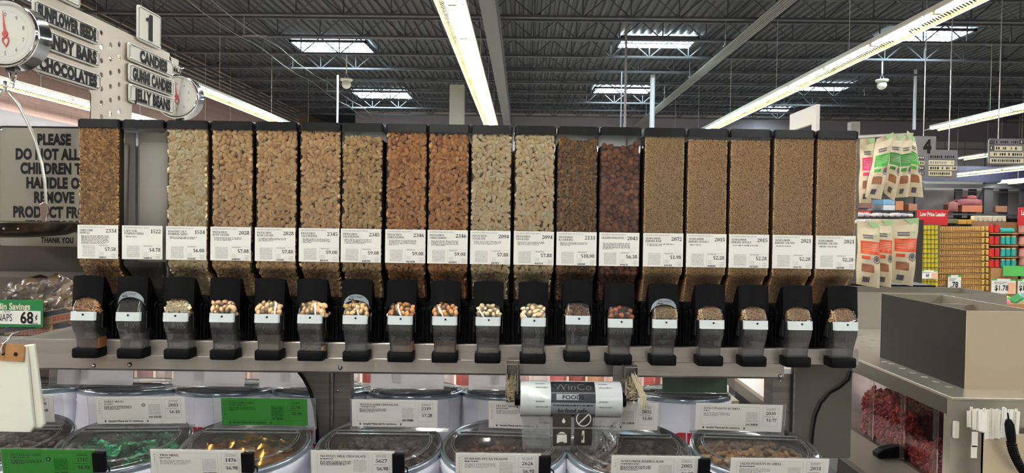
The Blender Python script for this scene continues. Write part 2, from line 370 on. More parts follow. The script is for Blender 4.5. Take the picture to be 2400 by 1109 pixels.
for xs in np.arange(10, 26, .9): mb.box(xs, xs+.03, BACKY-.012, BACKY, H+2.2, H+3.9, GREYW)
mb.box(8, 27, BACKY-.02, BACKY, H+3.55, H+3.6, GREYW)
struct(mb.build('wall_back'))
mb = MB(); mb.box(-7.75, RIGHTX, BACKY-.06, BACKY-.0, H+DECK-.12, H+DECK-.06, ALU); struct(mb.build('trim_2'))
DARKW = mat('dark_wall', rgb(70, 68, 70), .7)
mb = MB(); mb.box(LEFTX, -7.4, 43.5, 43.8, 0, H+DECK+.1, DARKW); struct(mb.build('wall_alcove'))
mb = MB(); mb.box(RIGHTX, RIGHTX+.3, FRONTY, 44, 0, H+DECK+.1, TILEW); struct(mb.build('wall_right'))
mb = MB(); mb.box(LEFTX, RIGHTX, FRONTY-.3, FRONTY, 0, H+DECK+.1, mat('front_wall_paint', rgb(150, 142, 132), .7)); struct(mb.build('wall_front'))
mb = MB(); c0 = at(1071, 280, 24); mb.box(c0.x-.24, c0.x+.24, 23.8, 24.25, 0, H+DECK-.45, mat('column_paint', rgb(196, 192, 176), .6)); struct(mb.build('column'))
mb = MB(); bx = -.72; PALEST = mat('beam_paint', rgb(120, 118, 116), .6)
mb.box(bx-.02, bx+.02, 9, BACKY, H+4.05, H+4.5, PALEST); mb.box(bx-.15, bx+.15, 9, BACKY, H+4.03, H+4.06, PALEST); mb.box(bx-.15, bx+.15, 9, BACKY, H+4.47, H+4.5, PALEST)
struct(mb.build('beam'))

# roof joists
JOI = mat('joist_paint', rgb(84, 83, 88), .5, 0, .4)
def joist():
    t = thing('roof_joist', '', 'roof joist')
    x0, x1 = LEFTX+.05, RIGHTX-.05; z1 = H+DECK-.03; z0 = H+DECK-.52
    a = MB(); a.box(x0, x1, -.06, -.01, z1-.05, z1, JOI); a.box(x0, x1, .01, .06, z1-.05, z1, JOI); a.build('top_chord', t)
    a = MB(); a.box(x0, x1, -.06, -.01, z0, z0+.05, JOI); a.box(x0, x1, .01, .06, z0, z0+.05, JOI); a.build('bottom_chord', t)
    a = MB(); x = x0; P = .62
    while x+2*P < x1:
        for p, q in (((x, z0+.02), (x+P*.85, z1-.02)), ((x+P*.85, z1-.02), (x+2*P*.85, z0+.02)), ((x+P*.85*2, z0+.02), (x+P*.85*2, z1-.02))):
            a.tube([(p[0], 0, p[1]), (q[0], 0, q[1])], .017, JOI, 5)
        x += 2*P*.85
    a.build('web', t); return t
j0 = joist(); JY = [15.7, 17.55, 19.4, 21.3, 23.1, 24.95, 26.8, 28.6, 30.4]
for k, y in enumerate(JY):
    lb = f'dark steel roof joist, {ORD[k]} from the top edge of the photo'
    if k == 0: j0.location = (0, y, 0); j0['label'] = lb; j0['group'] = 'roof joists'
    else: dup(j0, (0, y, 0), 0, lb, 'roof joists')

# skylights
SKYM = mat('skylight_pane', (.8, .9, .92), .4, emit=rgb(214, 244, 250), es=SKYL)
def skylight(q, label):
    P = [atz(x, y, DECK-.06) for x, y in q]
    x0 = (P[0].x+P[3].x)/2; x1 = (P[1].x+P[2].x)/2; y0 = (P[0].y+P[1].y)/2; y1 = (P[2].y+P[3].y)/2
    t = thing('skylight', label, 'skylight', ((x0+x1)/2, (y0+y1)/2, H+DECK-.13), 0, 'skylights in the roof deck'); w_ = (x1-x0)/2; d_ = (y1-y0)/2
    a = MB()
    for X in (-w_, w_): a.box(X-.03, X+.03, -d_-.03, d_+.03, .035, .1, JOI)
    for Yv in (-d_, d_): a.box(-w_-.03, w_+.03, Yv-.03, Yv+.03, .035, .1, JOI)
    a.build('curb', t)
    a = MB(); a.box(-w_, w_, -d_, d_, .05, .07, SKYM); a.build('pane', t)
    a = MB()
    for k in range(1, 14): a.box(-w_+2*w_*k/14-.006, -w_+2*w_*k/14+.006, -d_, d_, .03, .05, JOI)
    a.box(-w_, w_, -.02, .02, .02, .05, JOI); a.build('glazing_bar', t)
skylight([(683, 98), (857, 95), (876, 121), (712, 121)], 'long bright skylight up on the left, above the light bins of pistachios')
skylight([(1454, 89), (1637, 85), (1620, 109), (1446, 112)], 'long bright skylight right of the centre light row, nearer of two in line')
skylight([(828, 216), (957, 214), (964, 229), (841, 229)], 'small far skylight beside the left white dome camera')
skylight([(1392, 206), (1525, 206), (1522, 219), (1389, 220)], 'small far skylight left of the white drop pole, farther of two in line')
skylight([(2085, 70), (2293, 68), (2222, 96), (2040, 96)], 'bright skylight at upper right, seen past the slanting light row')
skylight([(1866, 201), (2006, 198), (1971, 211), (1845, 211)], 'small far skylight just below the slanting light row at right')
skylight([(1780, 255), (1852, 254), (1840, 264), (1772, 265)], 'tiny farthest skylight left of the white end panel')

# strip lights
TUBM = mat('lit_tube', (1, 1, 1), .3, emit=rgb(248, 251, 255), es=TUBE)
REFL = mat('reflector_enamel', (.30, .29, .09), .45)
ML = 1.82
def strip_light():
    t = thing('strip_light', '', 'strip light'); L = ML-.01
    a = MB(); a.box(-.055, .055, 0, L, .06, .12, WHITE); a.build('housing', t)
    a = MB()
    for s in (-1, 1):
        A, B = Vector((s*.05, 0, .055)), Vector((s*.215, 0, -.035)); N = 26
        for k in range(N):                                    # wing with a row of up-light slots
            y0, y1 = L*k/N, L*(k+1)/N; ys = (y0, y0+(y1-y0)*.42, y1)
            for f0, f1, half in ((0, .36, 0), (.36, .72, 1), (.72, 1, 0)):
                p, q = A.lerp(B, f0), A.lerp(B, f1)
                for ya, yb in (((ys[0], ys[2]),) if not half else ((ys[0], ys[1]),)):
                    a.quad((p.x, ya, p.z), (q.x, ya, q.z), (q.x, yb, q.z), (p.x, yb, p.z), REFL)
                    a.quad((p.x, ya, p.z+.003), (q.x, ya, q.z+.003), (q.x, yb, q.z+.003), (p.x, yb, p.z+.003), WHITE)
        a.box(min(s*.21, s*.222), max(s*.21, s*.222), 0, L, -.045, -.03, WHITE)
    a.build('reflector', t)
    for s in (-1, 1):
        a = MB(); a.tube([(s*.035, .06, .018), (s*.035, L-.06, .018)], .019, TUBM, 8); a.build('tube', t)
    for y in (.03, L-.03):
        a = MB(); a.box(-.06, .06, y-.015, y+.015, -.005, .05, WHITE); a.build('lamp_holder', t)
    sus = bpy.data.objects.new('suspension', susp(3.0)); COL.objects.link(sus); sus.parent = t
    return t
_SU = {}
def susp(h):
    if h not in _SU: a = MB(); a.tube([(0, .9, .12), (0, .9, DECK-h-.02)], .0045, WHITE, 5); _SU[h] = a.mesh('suspension')
    return _SU[h]
sl0 = strip_light(); used = [0]
def light_row(X, h, Ya, n, first, name, rod=True):
    """n fixtures from depth Ya on; the one numbered `first` is the first the photo shows"""
    for k in range(n):
        i = k-first
        lb = f'strip light, {ORD[min(i,19)]} in {name}' if i >= 0 else f'strip light before the visible part of {name}'
        p = (X, Ya+k*ML, H+h)
        if not used[0]: used[0] = 1; sl0.location = p; sl0['label'] = lb; sl0['group'] = 'strip lights of '+name
        else:
            q = dup(sl0, p, 0, lb, 'strip lights of '+name)
            if k % 2 and h == 3.0:
                for ch in list(q.children):
                    if ch.name.startswith('suspension'): bpy.data.objects.remove(ch)
            if h != 3.0:
                for ch in q.children:
                    if ch.name.startswith('suspension'): ch.data = susp(h)
light_row(-1.03, 3.0, 9.93-13*ML, 24, 12, 'the row down the top centre')
light_row(5.77, 3.0, 8.3-12*ML, 23, 12, 'the row slanting from the top right corner')
light_row(12.4, 3.0, 9.2-7*ML, 14, 7, 'the right edge row above the hanging bags')
light_row(-7.6, 3.0, 4.0-9*ML, 22, 13, 'the row behind the smaller scale')
light_row(-9.6, 2.4, 4.0-2*ML, 13, 4, 'the row behind the signs at far left')
light_row(17.2, 2.1, 24.0, 3, 0, 'the low row under the grey aisle boards')
light_row(19.8, 1.9, 26.1, 2, 0, 'the lowest short row at the right edge')
light_row(18.9, 3.0, 27.6, 2, 0, 'the short row between the two aisle boards')

# hanging rods, pipes, cameras
ROD = mat('galvanised', rgb(170, 168, 170), .4, .5); WPOLE = mat('white_pole', rgb(206, 206, 210), .5)
def pole(px, y0, y1, Y, r, m, label, cat='pipe', name='drop_pipe', low=0.0):
    a = at(px, y0, Y); b = at(px, y1, Y); b.z = low; c = Vector((a.x, Y, (a.z+b.z)/2))
    g = MB(); hh = (a.z-b.z)/2; g.tube([(0, 0, -hh), (0, 0, hh)], r, m, 8); o = g.build(name, loc=c); return tag(o, label, cat, 'vertical pipes and poles')
def poletop(Y, h): return 520-h*FPX/Y
pole(1457, poletop(21.3, 4.5), poletop(21.3, -1.45), 21.25, .022, ROD, 'thin pale vertical conduit, left of the close pair under the right skylight')
pole(1468.5, poletop(15.7, 4.4), poletop(15.7, -1.45), 15.85, .026, ROD, 'pale vertical conduit, right of the close pair under the right skylight')
pole(1530, poletop(21.3, 4.4), poletop(21.3, -1.40), 21.6, .075, WPOLE, 'white square-looking drop pole right of the far small skylight', 'pole', 'drop_pole')
pole(792, poletop(21.3, 4.4), poletop(21.3, -1.40), 21.2, .03, WPOLE, 'thin white drop pole left of the dome camera', 'pole', 'drop_pole')
pole(2146, poletop(21.3, 4.56), poletop(21.3, -1.40), 21.3, .045, WPOLE, 'pale drop pole right of the second dome camera', 'pole', 'drop_pole', H+2.9)
def dome(px, py, Y, label):
    c = at(px, py, Y); t = thing('dome_camera', label, 'camera', c, 0, 'dome cameras')
    a = MB(); a.lathe([(.001, .06), (.16, .06), (.17, .03), (.15, 0), (.001, 0)], WHITE, 24); a.build('disc', t, angle=40)
    a = MB(); a.ell((0, 0, -.09), (.125, .125, .12), WHITE, 20, 10); a.build('globe', t, smooth=True)
    a = MB(); a.tube([(-.06, 0, .06), (0, 0, .22), (.06, 0, .06)], .008, ROD, 6); hh = H+4.5-c.z; a.tube([(0, 0, .22), (0, 0, hh)], .018, WHITE, 6); a.build('hanger', t)
dome(812, 190, 19.4, 'white dome camera hanging beside the thin white drop pole')
dome(2067, 192, 19.4, 'white dome camera hanging at upper right, near the pale pole')
def rack(X0, dx, n, h, Y0, Y1, r, m, label, dz=0, sag=0):
    t = thing('conduit_rack', label, 'conduit', (X0, Y0, H+h))
    for k in range(n):
        a = MB(); N = 14; a.tube([(dx*k, (Y1-Y0)*i/N, dz*k-(sag*abs(math.sin(i*2.1)) if sag else 0)) for i in range(N+1)], r, m, 6); a.build('pipe', t)
    for y in np.arange(1, Y1-Y0, 3.7):
        zt = dz*(n-1)*(dz > 0)+r; a = MB(); a.box(-.05, dx*(n-1)+.05, y, y+.04, zt, zt+.03, ROD); a.box(-.02, 0, y, y+.02, zt+.03, 4.97-h, ROD); a.build('hanger', t)
    return t
PIPM = mat('pipe_grey', rgb(132, 128, 122), .5, .2)
rack(4.85, .055, 6, 4.3, 9, 32.2, .02, PIPM, 'bundle of grey conduits running back beside the right skylights')
rack(-10.2, .0, 6, 4.2, 9, 32, .03, PIPM, 'stacked grey pipes running back along the top of the block wall', .13)
rack(-6.9, .5, 2, 4.45, 9, 31, .011, PIPM, 'two slack pale cables running back left of the left skylight', .0, .1)

# white end panel with a cut-out, beyond the dispensers
t = tag(MB().build('x'), None, None); bpy.data.objects.remove(t)
a = MB(); Wh = mat('end_panel_white', rgb(216, 210, 196), .5)
a.box(-.02, .02, 0, .79, 1.16, 1.36, Wh); a.box(-.02, .02, 0, .12, -1.45, 1.16, Wh); a.box(-.02, .02, .62, .79, -1.45, 1.16, Wh)
tag(a.build('end_panel', loc=(3.27, 8, H)), 'white panel with a cut-out rising behind the dispensers at right', 'panel')


# ================================================================== THE DISPENSERS
LABX = [230,334,437,541,645,748,846,950,1049,1149,1251,1351,1451,1554,1655,1755,1857,1958]
BU = [pf(x, 575, 0)[0] for x in LABX]
SPX = [208,312,421,528,632,731,836,940,1043,1143,1248,1351,1449,1552,1661,1762,1865,1970]
SU = [pf(x, 838, .03)[0]-b for x, b in zip(SPX, BU)]
ZT, ZL0, ZL1 = .2105, -.1027, -.0225         # underside of lid, label bottom and top
# front profile of the clear bin (d, z): straight face, then the funnel
PROF = [(0, ZT), (0, -.117), (-.010, -.126), (-.032, -.148), (-.05, -.178), (-.056, -.215)]
HW = .0492
def mesh_of(fn, name, smooth=False, angle=None):
    a = MB(); fn(a); me = a.mesh(name, smooth or angle is not None)
    if angle is not None: me.set_sharp_from_angle(angle=R(angle))
    return me
def inst(me, name, parent, loc=(0, 0, 0), bevel=0):
    o = bpy.data.objects.new(name, me); COL.objects.link(o); o.parent = parent; o.location = loc
    if bevel: md = o.modifiers.new('b', 'BEVEL'); md.width = bevel; md.segments = 2; md.limit_method = 'ANGLE'; md.angle_limit = R(40)
    return o
# local frame: x along the row, y away from the aisle (so d = -y), z above eye level
def f_body(a):
    def rr(hw, d0, d1, r=.010):         # rounded rectangle in plan
        P = []
        for cx, cy, a0 in ((hw-r, d1+r, -90), (hw-r, d0-r, 0), (-hw+r, d0-r, 90), (-hw+r, d1+r, 180)):
            for k in range(4):
                t = R(a0+30*k); P.append((cx+r*math.cos(t), cy+r*math.sin(t)))
        return P      # d axis: d0 front
    rows = []
    for d, z in PROF:
        hw = HW if z > -.12 else HW-.002*(1 if z > -.14 else 3)
        rows.append([(x, -y, z) for x, y in rr(hw, d, -.215)])
    n = len(rows[0]); v = [p for r in rows for p in r]
    f = [(i*n+j, i*n+(j+1) % n, (i+1)*n+(j+1) % n, (i+1)*n+j) for i in range(len(rows)-1) for j in range(n)]
    f.append(tuple(range((len(rows)-1)*n, len(rows)*n)))
    a.add(v, f, ACRYL)
    a.box(-HW, HW, -.0012, .0012, ZT-.004, ZT, ACRYL)
    # raised panel edge moulded in the face of the bin
ME_BODY = mesh_of(f_body, 'bin', angle=50)
def f_lid(a):
    hw = .0498; r = .008; P = []
    for cx, cy, a0 in ((hw-r, .004-r, 0), (-hw+r, .004-r, 90), (-hw+r, -.225+r, 180), (hw-r, -.225+r, 270)):
        for k in range(4): t = R(a0+30*k); P.append((cx+r*math.cos(t), -(cy+r*math.sin(t))))
    P = P[::-1]
    a.prism(P, ZT-.001, ZT+.0165, LIDB, 'z')
    Q = [(x*.95, .11+(y-.11)*.97) for x, y in P]; a.prism(Q, ZT+.0165, ZT+.019, LIDB, 'z')
ME_LID = mesh_of(f_lid, 'lid')
def f_house(a):            # black carrier behind the spouts
    a.box(-.0505, .0505, .004, .2, -.292, -.208, BLACK)
    a.prism([(-.0505, -.208), (.0505, -.208), (.0505, -.2), (.044, -.192), (-.044, -.192), (-.0505, -.2)], .012, .2, BLACK)
    for x in (-.045, -.036, .036, .045): a.box(x-.0022, x+.0022, -.004, .006, -.29, -.215, BLACK)
ME_HOUSE = mesh_of(f_house, 'carrier')
HWD = .0352
def f_hood(a):
    N = 14; zt = -.139
    def fr(x): return .031+.008*(1-(x/HWD)**2)
    def zb(x): return -.2135+.0245*math.sqrt(max(0, 1-(x/(HWD*.93))**2)) if abs(x) < HWD*.93 else -.2135
    xs = [-HWD+2*HWD*i/N for i in range(N+1)]; rows = 5
    def zz(x, t):
        top = zt-.004*(x/HWD)**2; return top+(zb(x)-top)*t
    # front sheet
    v = [(x, -(fr(x)+.006*t), zz(x, t)) for t in [j/rows for j in range(rows+1)] for x in xs]
    a.add(v, [(j*(N+1)+i, (j+1)*(N+1)+i, (j+1)*(N+1)+i+1, j*(N+1)+i+1) for j in range(rows) for i in range(N)], BLACK)
    # visor curving back and down behind the front sheet
    CV = [(0, 0), (.008, -.002), (.018, -.012), (.028, -.027), (.038, -.044), (.046, -.062), (.049, -.08)]
    v = [(x, -fr(x)+cy, zz(x, 0)+cz) for cy, cz in CV for x in xs]; M_ = N+1
    a.add(v, [(k*M_+i, k*M_+i+1, (k+1)*M_+i+1, (k+1)*M_+i) for k in range(len(CV)-1) for i in range(N)], BLACK)
    # inner soffit of the arch
    v = [(x, -(fr(x)+.006), zb(x)) for x in xs]+[(x, .01, zb(x)+.004) for x in xs]
    a.add(v, [(i, i+1, N+2+i, N+1+i) for i in range(N)], BLACK)
    # side cheeks, curving back and down to the carrier
    for s in (-1, 1):
        P = [(-.031, zt-.004), (-.037, -.2135), (-.026, -.226), (-.012, -.262), (.006, -.285), (.02, -.285), (.018, zt-.085)]+[(-.031+cy, zt-.004+cz) for cy, cz in CV[::-1][:-1]]
        a.prism(P, s*HWD, s*(HWD-.0035), BLACK, 'x')
        P = [(-.010, -.212), (-.006, -.23), (.004, -.26), (.006, -.288), (.03, -.288), (.03, -.205), (.0, -.203)]
        a.prism(P, s*(HWD+.006), s*HWD, BLACK, 'x')
ME_HOOD = mesh_of(f_hood, 'hood', angle=45)
SP = [(.031, -.176), (.036, -.190), (.046, -.204), (.0555, -.2195), (.0575, -.2405), (.055, -.257), (.049, -.272), (.0435, -.286), (.0405, -.298), (.0405, -.312)]
SW = [.0262, .0265, .0275, .0285, .0287, .0285, .0275, .0268, .0262, .026]
def f_spout(a, inset=0, m=None, i0=0, i1=10, back=.004):
    m = m or SPOUT; rows = []
    for (d, z), hw in list(zip(SP, SW))[i0:i1]:
        d -= inset; hw -= inset; r = .007; P = []
        for cx, a0 in ((hw-r, 0), (-hw+r, 90)):
            for k in range(4): t = R(a0+30*k); P.append((cx+r*math.cos(t), d-r+r*math.sin(t)))
        P = [(hw, back)]+P+[(-hw, back)]
        rows.append([(x, -y, z) for x, y in P])
    n = len(rows[0]); v = [p for r_ in rows for p in r_]
    a.add(v, [(i*n+j, i*n+j+1, (i+1)*n+j+1, (i+1)*n+j) for i in range(len(rows)-1) for j in range(n-1)], m)
    if inset: a.add(rows[0], [tuple(range(n))], m); a.add(rows[-1], [tuple(range(n))], m)
ME_SPOUT = mesh_of(lambda a: f_spout(a), 'spout', smooth=True)
def f_stick(a):           # printed band round the spout, with a thumb hole
    n = 0; rows = []
    for t in (0, 1):
        d, z = (.0562, -.2222) if not t else (.0582, -.2425); hw = .0293; r = .0072; P = []
        for cx, a0 in ((hw-r, 0), (-hw+r, 90)):
            for k in range(4): tt = R(a0+30*k); P.append((cx+r*math.cos(tt), d-r+r*math.sin(tt)))
        rows.append([(x, -y, z) for x, y in P])
    n = len(rows[0]); a.add(rows[0]+rows[1], [(j, j+1, n+j+1, n+j) for j in range(n-1)], mat('spout_band', rgb(214, 220, 220), .35, 0, .5))
    M = a.M; a.M = Matrix.Translation((.002, -.0575, -.229)); a.lathe([(.0001, -.0006), (.0024, -.0006), (.0024, .001)], INK, 12, axis='y'); a.M = M
SCUFF = [clear('spout_scuff_%d' % k, (.9, .9, .9), h, c, .12, 1.2) for k, (h, c) in enumerate(((.62, rgb(150, 142, 134)), (.42, rgb(140, 134, 132)), (.66, rgb(164, 142, 120)), (.30, rgb(120, 116, 114)), (.16, rgb(110, 108, 106))))]
SCI = [3, 0, 1, 1, 2, 3, 3, 3, 3, 1, 1, 3, 4, 4, 4, 4, 4, 4]
def f_scuff(m):
    def f(a):
        f_spout(a, .0009, m, 6, 10, .006)
        n = len(a.f); a.f = a.f[:-2]; a.mi = a.mi[:-2]
    return f
ME_SCUFF = [mesh_of(f_scuff(m), 'scuffed_foot', smooth=True) for m in SCUFF]
ME_STICK = mesh_of(f_stick, 'band', angle=50)
def f_flute(a):           # moulded ribs fanning out below the band
    for k in range(-3, 4):
        x = k*.0062; a.tube([(x*.75, -.0572, -.2445), (x*1.25, -.0550, -.2575)], 0.0008, ACRYL, 5)
ME_FLUTE = mesh_of(f_flute, 'flute')
def f_ear(a, s):             # clear guide plates either side of the spout
    a.prism([(-.028, -.214), (-.034, -.226), (-.034, -.262), (-.004, -.262), (-.004, -.214)], s*.0325, s*.034, SPOUT, 'x')
ME_EAR = [mesh_of(lambda a, s=s: f_ear(a, s), 'guide_plate') for s in (-1, 1)]
def f_base(a):
    P = []; hw = .0305; r = .008; d = .051
    for cx, a0 in ((hw-r, 0), (-hw+r, 90)):
        for k in range(4): t = R(a0+30*k); P.append((cx+r*math.cos(t), d-r+r*math.sin(t)))
    P = [(hw, .004)]+P+[(-hw, .004)]
    n = len(P); rows = [(.97, -.3095), (1.0, -.312), (1.0, -.327), (.97, -.3315)]
    v = [(x*k, -y*k, z) for k, z in rows for x, y in P]
    a.add(v, [(i*n+j, i*n+(j+1) % n, (i+1)*n+(j+1) % n, (i+1)*n+j) for i in range(3) for j in range(n)]+[tuple(range(n)), tuple(range(3*n, 4*n))], BLACK)
ME_BASE = mesh_of(f_base, 'gate', angle=35)
def f_badge(a):
    m = mat('badge_grey', rgb(150, 158, 166), .4, .3); N = 14; v = []
    for i in range(N+1):
        x = -.032+.064*i/N; d = .031+.008*(1-(x/HWD)**2); zb = -.2128+.0245*math.sqrt(max(0, 1-(x/(HWD*.93))**2)); h = .0135*math.sqrt(max(.0, 1-(x/.0325)**4))
        v += [(x, -(d+.0062), zb), (x, -(d+.0052), zb+h)]
    a.add(v, [(2*i, 2*i+2, 2*i+3, 2*i+1) for i in range(N)], m)
    a.text("Pull 'n Push", 0, -.1830, .0048, INK, y=-.0464, bold=.0, sx=.95, align='c')
    a.dashes(-.017, .017, -.188, -.1842, 1, INK, y=-.0468, fill=.7)
ME_BADGE = mesh_of(f_badge, 'badge')

LAB = [('CHILI LIME', 'PEPITAS', '2334', '$7.58', 8), ('LADY NAIL', 'PUMPKIN SEEDS', '1522', '$4.78', 1), ('ROASTED SALT', 'PUMPKIN SEEDS', '1514', '$6.08', 2),
       ('PISTACHIOS', 'RSTD SALTED', '2028', '$7.88', 3), ('PISTACHIOS', 'RSTD SALTED', '2028', '$7.88', 3), ('PISTACHIOS', 'SALT/PEPPER', '2345', '$9.08', 4), ('PISTACHIOS', 'SALT/PEPPER', '2345', '$9.08', 4),
       ('PISTACHIOS', 'CHILE/LEMON', '2346', '$9.08', 5), ('PISTACHIOS', 'CHILE/LEMON', '2346', '$9.08', 5), ('PISTACHIOS', 'UNSALTED', '2094', '$7.88', 3), ('PISTACHIOS', 'UNSALTED', '2094', '$7.88', 3),
       ('PISTACHIOS', 'R/S KERNEL', '2133', '$18.08', 3), ('GLAZED WALNUTS', '', '2043', '$6.38', 6), ('SUNFLOWER', 'KERNEL RAW', '2072', '$1.98', 2), ('SUNFLOWER', 'KERNEL NOSALT', '2015', '$2.28', 1),
       ('SUNFLOWER', 'KERNEL NOSALT', '2015', '$2.28', 1), ('SUNFLOWER', 'KERNEL SALTED', '2021', '$2.28', 1), ('SUNFLOWER', 'KERNEL SALTED', '2021', '$2.28', 1)]
def rrect(w2, h2, r, n=6): return [(cx+r*math.cos(R(a0+90*k/n)), cz+r*math.sin(R(a0+90*k/n))) for cx, cz, a0 in ((w2-r, h2-r, 0), (-w2+r, h2-r, 90), (-w2+r, -h2+r, 180), (w2-r, -h2+r, 270)) for k in range(n+1)]
def label_mesh(i):
    l1, l2, no, pr, rows = LAB[i]; card = MB(); x0, x1 = -.0480, .0480
    card.box(x0, x1, -.0016, -.0006, ZL0, ZL1, PAPER)
    a = MB(); y = -.0019; zt = ZL1
    a.serif('PLEASE WRITE BIN NUMBER ON BAG TIE. THANK YOU.', x0+.005, zt-.0062, .0024, INKG, y, .69)
    a.serif(l1, x0+.0055, zt-.0150, .0046, INK, y, .93)
    if l2: a.serif(l2, x0+.0055, zt-.0213, .0046, INK, y, .93)
    a.serif(no, x1-.0035, zt-.0178, .0088, INK, y, .98, 'r')
    a.dashes(x0+.009, x1-.022 if rows > 1 else x1-.018, zt-.0262-.0024*rows, zt-.0245, rows, INKG, y, .62, True, i)
    a.dashes(x0+.012, x0+.042, ZL0+.004, ZL0+.0325, 12, INKL, y, .5, False, i+40)
    a.frame(x1-.047, x1-.003, ZL0+.006, ZL0+.0335, .00022, INKG, y)
    a.serif('PRICE PER POUND', x1-.044, ZL0+.0303, .0021, INK, y, .78)
    a.serif(pr, x1-.0045, ZL0+.0188, .0086, INK, y, .95, 'r')
    for k in range(3): a.dashes(x1-.044, x1-.034, ZL0+.0085+.003*k, ZL0+.0105+.003*k, 1, INKL, y, .5, False, k); a.dashes(x1-.015, x1-.005, ZL0+.0025+.004*k, ZL0+.0042+.004*k, 1, INKG, y, .6, False, k+9)
    r = random.Random(i); x = x1-.045
    while x < x1-.026: wd = r.choice((.0004, .0007, .0011)); a.quad((x, y, ZL0+.0015), (x+wd, y, ZL0+.0015), (x+wd, y, ZL0+.0052), (x, y, ZL0+.0052), INK); x += wd+r.choice((.0004, .0006, .0009))
    return card, a

# grains ------------------------------------------------------------
def base_nut():           # pistachio: ovoid shell, some split
    a = MB(); a.lathe([(.02, -1), (.42, -.86), (.80, -.52), (1, -.05), (.93, .38), (.66, .74), (.3, .94), (.02, 1)], INK, 9, axis='x'); return np.array(a.v)*np.array([1, .68, .64]), a.f
def base_flat(th=.22, n=8, tip=1):
    a = MB(); a.lathe([(.02, -1), (.5, -.78), (.88, -.3), (1, .15), (.72, .62), (.16, .98), (.02, 1.02)], INK, n, axis='x'); return np.array(a.v)*np.array([1, .58, th]), a.f
def base_grain():
    v = np.array([(-1, 0, 0), (1, 0, 0), (-.1, .42, .1), (-.1, -.42, .1), (-.15, 0, .4), (-.1, 0, -.4)]); f = [(0, 2, 4), (0, 4, 3), (0, 3, 5), (0, 5, 2), (1, 4, 2), (1, 3, 4), (1, 5, 3), (1, 2, 5)]; return v, f
def base_lump(seed):
    a = MB(); a.ell((0, 0, 0), (1, .8, .7), INK, 10, 7); v = np.array(a.v); g = np.random.default_rng(seed)
    for k in range(7):
        n = g.normal(size=3); n /= np.linalg.norm(n); dd = v @ n; v += np.outer(-.32*np.clip(dd-.35, 0, 1)+.25*np.exp(-((dd-.6)/.15)**2)*.5, n)
    return v, a.f
def rots(n, g, tilt, bias):
    """random orientations: long axis near the glass plane (xz), swung by angle, tipped by tilt"""
    th = g.uniform(-PI, PI, n)*(1-bias)+g.normal(0, .5, n)*bias; ti = g.normal(0, tilt, n); ro = g.uniform(-PI, PI, n)
    ct, st, ci, si = np.cos(th), np.sin(th), np.cos(ti), np.sin(ti)
    X = np.stack([ct*ci, si, st*ci], 1); Z0 = np.stack([-st, 0*st, ct], 1); Y0 = np.cross(Z0, X); Y0 /= np.linalg.norm(Y0, axis=1)[:, None]; Z0 = np.cross(X, Y0)
    c, s = np.cos(ro)[:, None], np.sin(ro)[:, None]; return np.stack([X, Y0*c+Z0*s, -Y0*s+Z0*c], 1)     # rows = axes
def cloud(a, pos, base, size, g, m, tilt=.35, bias=.4, jit=.14, flatface=0, clamp=False):
    v0, f0 = base; n = len(pos); A = rots(n, g, tilt, bias)
    if flatface:          # flat seeds lie against the glass more often than not
        k = g.random(n) < flatface; nn = int(k.sum()); B = rots(nn, g, .25, bias)
        X = B[:, 0]; Yv = np.array([0, 1., 0])+g.normal(0, .35, (nn, 3)); Zx = Yv-(Yv*X).sum(1)[:, None]*X; Zx /= np.linalg.norm(Zx, axis=1)[:, None]
        A[k] = np.stack([X, np.cross(Zx, X), Zx], 1)
    s = size*(1+g.normal(0, jit, n))
    V = np.einsum('vj,njk->nvk', v0, A)*s[:, None, None]+pos[:, None, :]
    nv = len(v0)
    if clamp:            # push back whatever would poke through the clear wall
        zz = np.array([q[1] for q in PROF[::-1]]); dd = np.array([q[0] for q in PROF[::-1]])
        V[:, :, 1] += np.maximum(0, (-np.interp(V[:, :, 2], zz, dd)+.0007-V[:, :, 1]).max(1))[:, None]
        lim = np.interp(V[:, :, 2], [-.215, -.14, -.12, .3], [HW-.0075, HW-.004, HW-.001, HW-.001])
        V[:, :, 0] -= np.maximum(0, (V[:, :, 0]-lim).max(1))[:, None]; V[:, :, 0] += np.maximum(0, (-V[:, :, 0]-lim).max(1))[:, None]
    vs = V.reshape(-1, 3); b = len(a.v); i = a.k(m)
    a.v += [tuple(p) for p in vs.tolist()]
    for k in range(n): o = b+k*nv; a.f += [tuple(o+j for j in f) for f in f0]
    a.mi += [i]*(n*len(f0)); return A, s
def spread(n, x0, x1, L, g, r):
    """loosely even points on a strip x0..x1 by 0..L"""
    P = np.empty((0, 2)); c = g.uniform((x0, 0), (x1, L), (n*6, 2)); out = []
    cell = {}
    for p in c:
        k = (int(p[0]/r), int(p[1]/r)); ok = True
        for i in (-1, 0, 1):
            for j in (-1, 0, 1):
                for q in cell.get((k[0]+i, k[1]+j), ()):
                    if (p[0]-q[0])**2+(p[1]-q[1])**2 < r*r: ok = False
        if ok: cell.setdefault(k, []).append(p); out.append(p)
        if len(out) >= n: break
    return np.array(out)
def along(s):
    """point on the bin profile at arc length s below the fill line, inset a little"""
    for (d0, z0), (d1, z1) in zip(PROF[:-1], PROF[1:]):
        L = math.hypot(d1-d0, z1-z0)
        if s <= L: t = s/L; return d0+(d1-d0)*t, z0+(z1-z0)*t
        s -= L
    return PROF[-1]
PLEN = sum(math.hypot(b[0]-a[0], b[1]-a[1]) for a, b in zip(PROF[:-1], PROF[1:]))
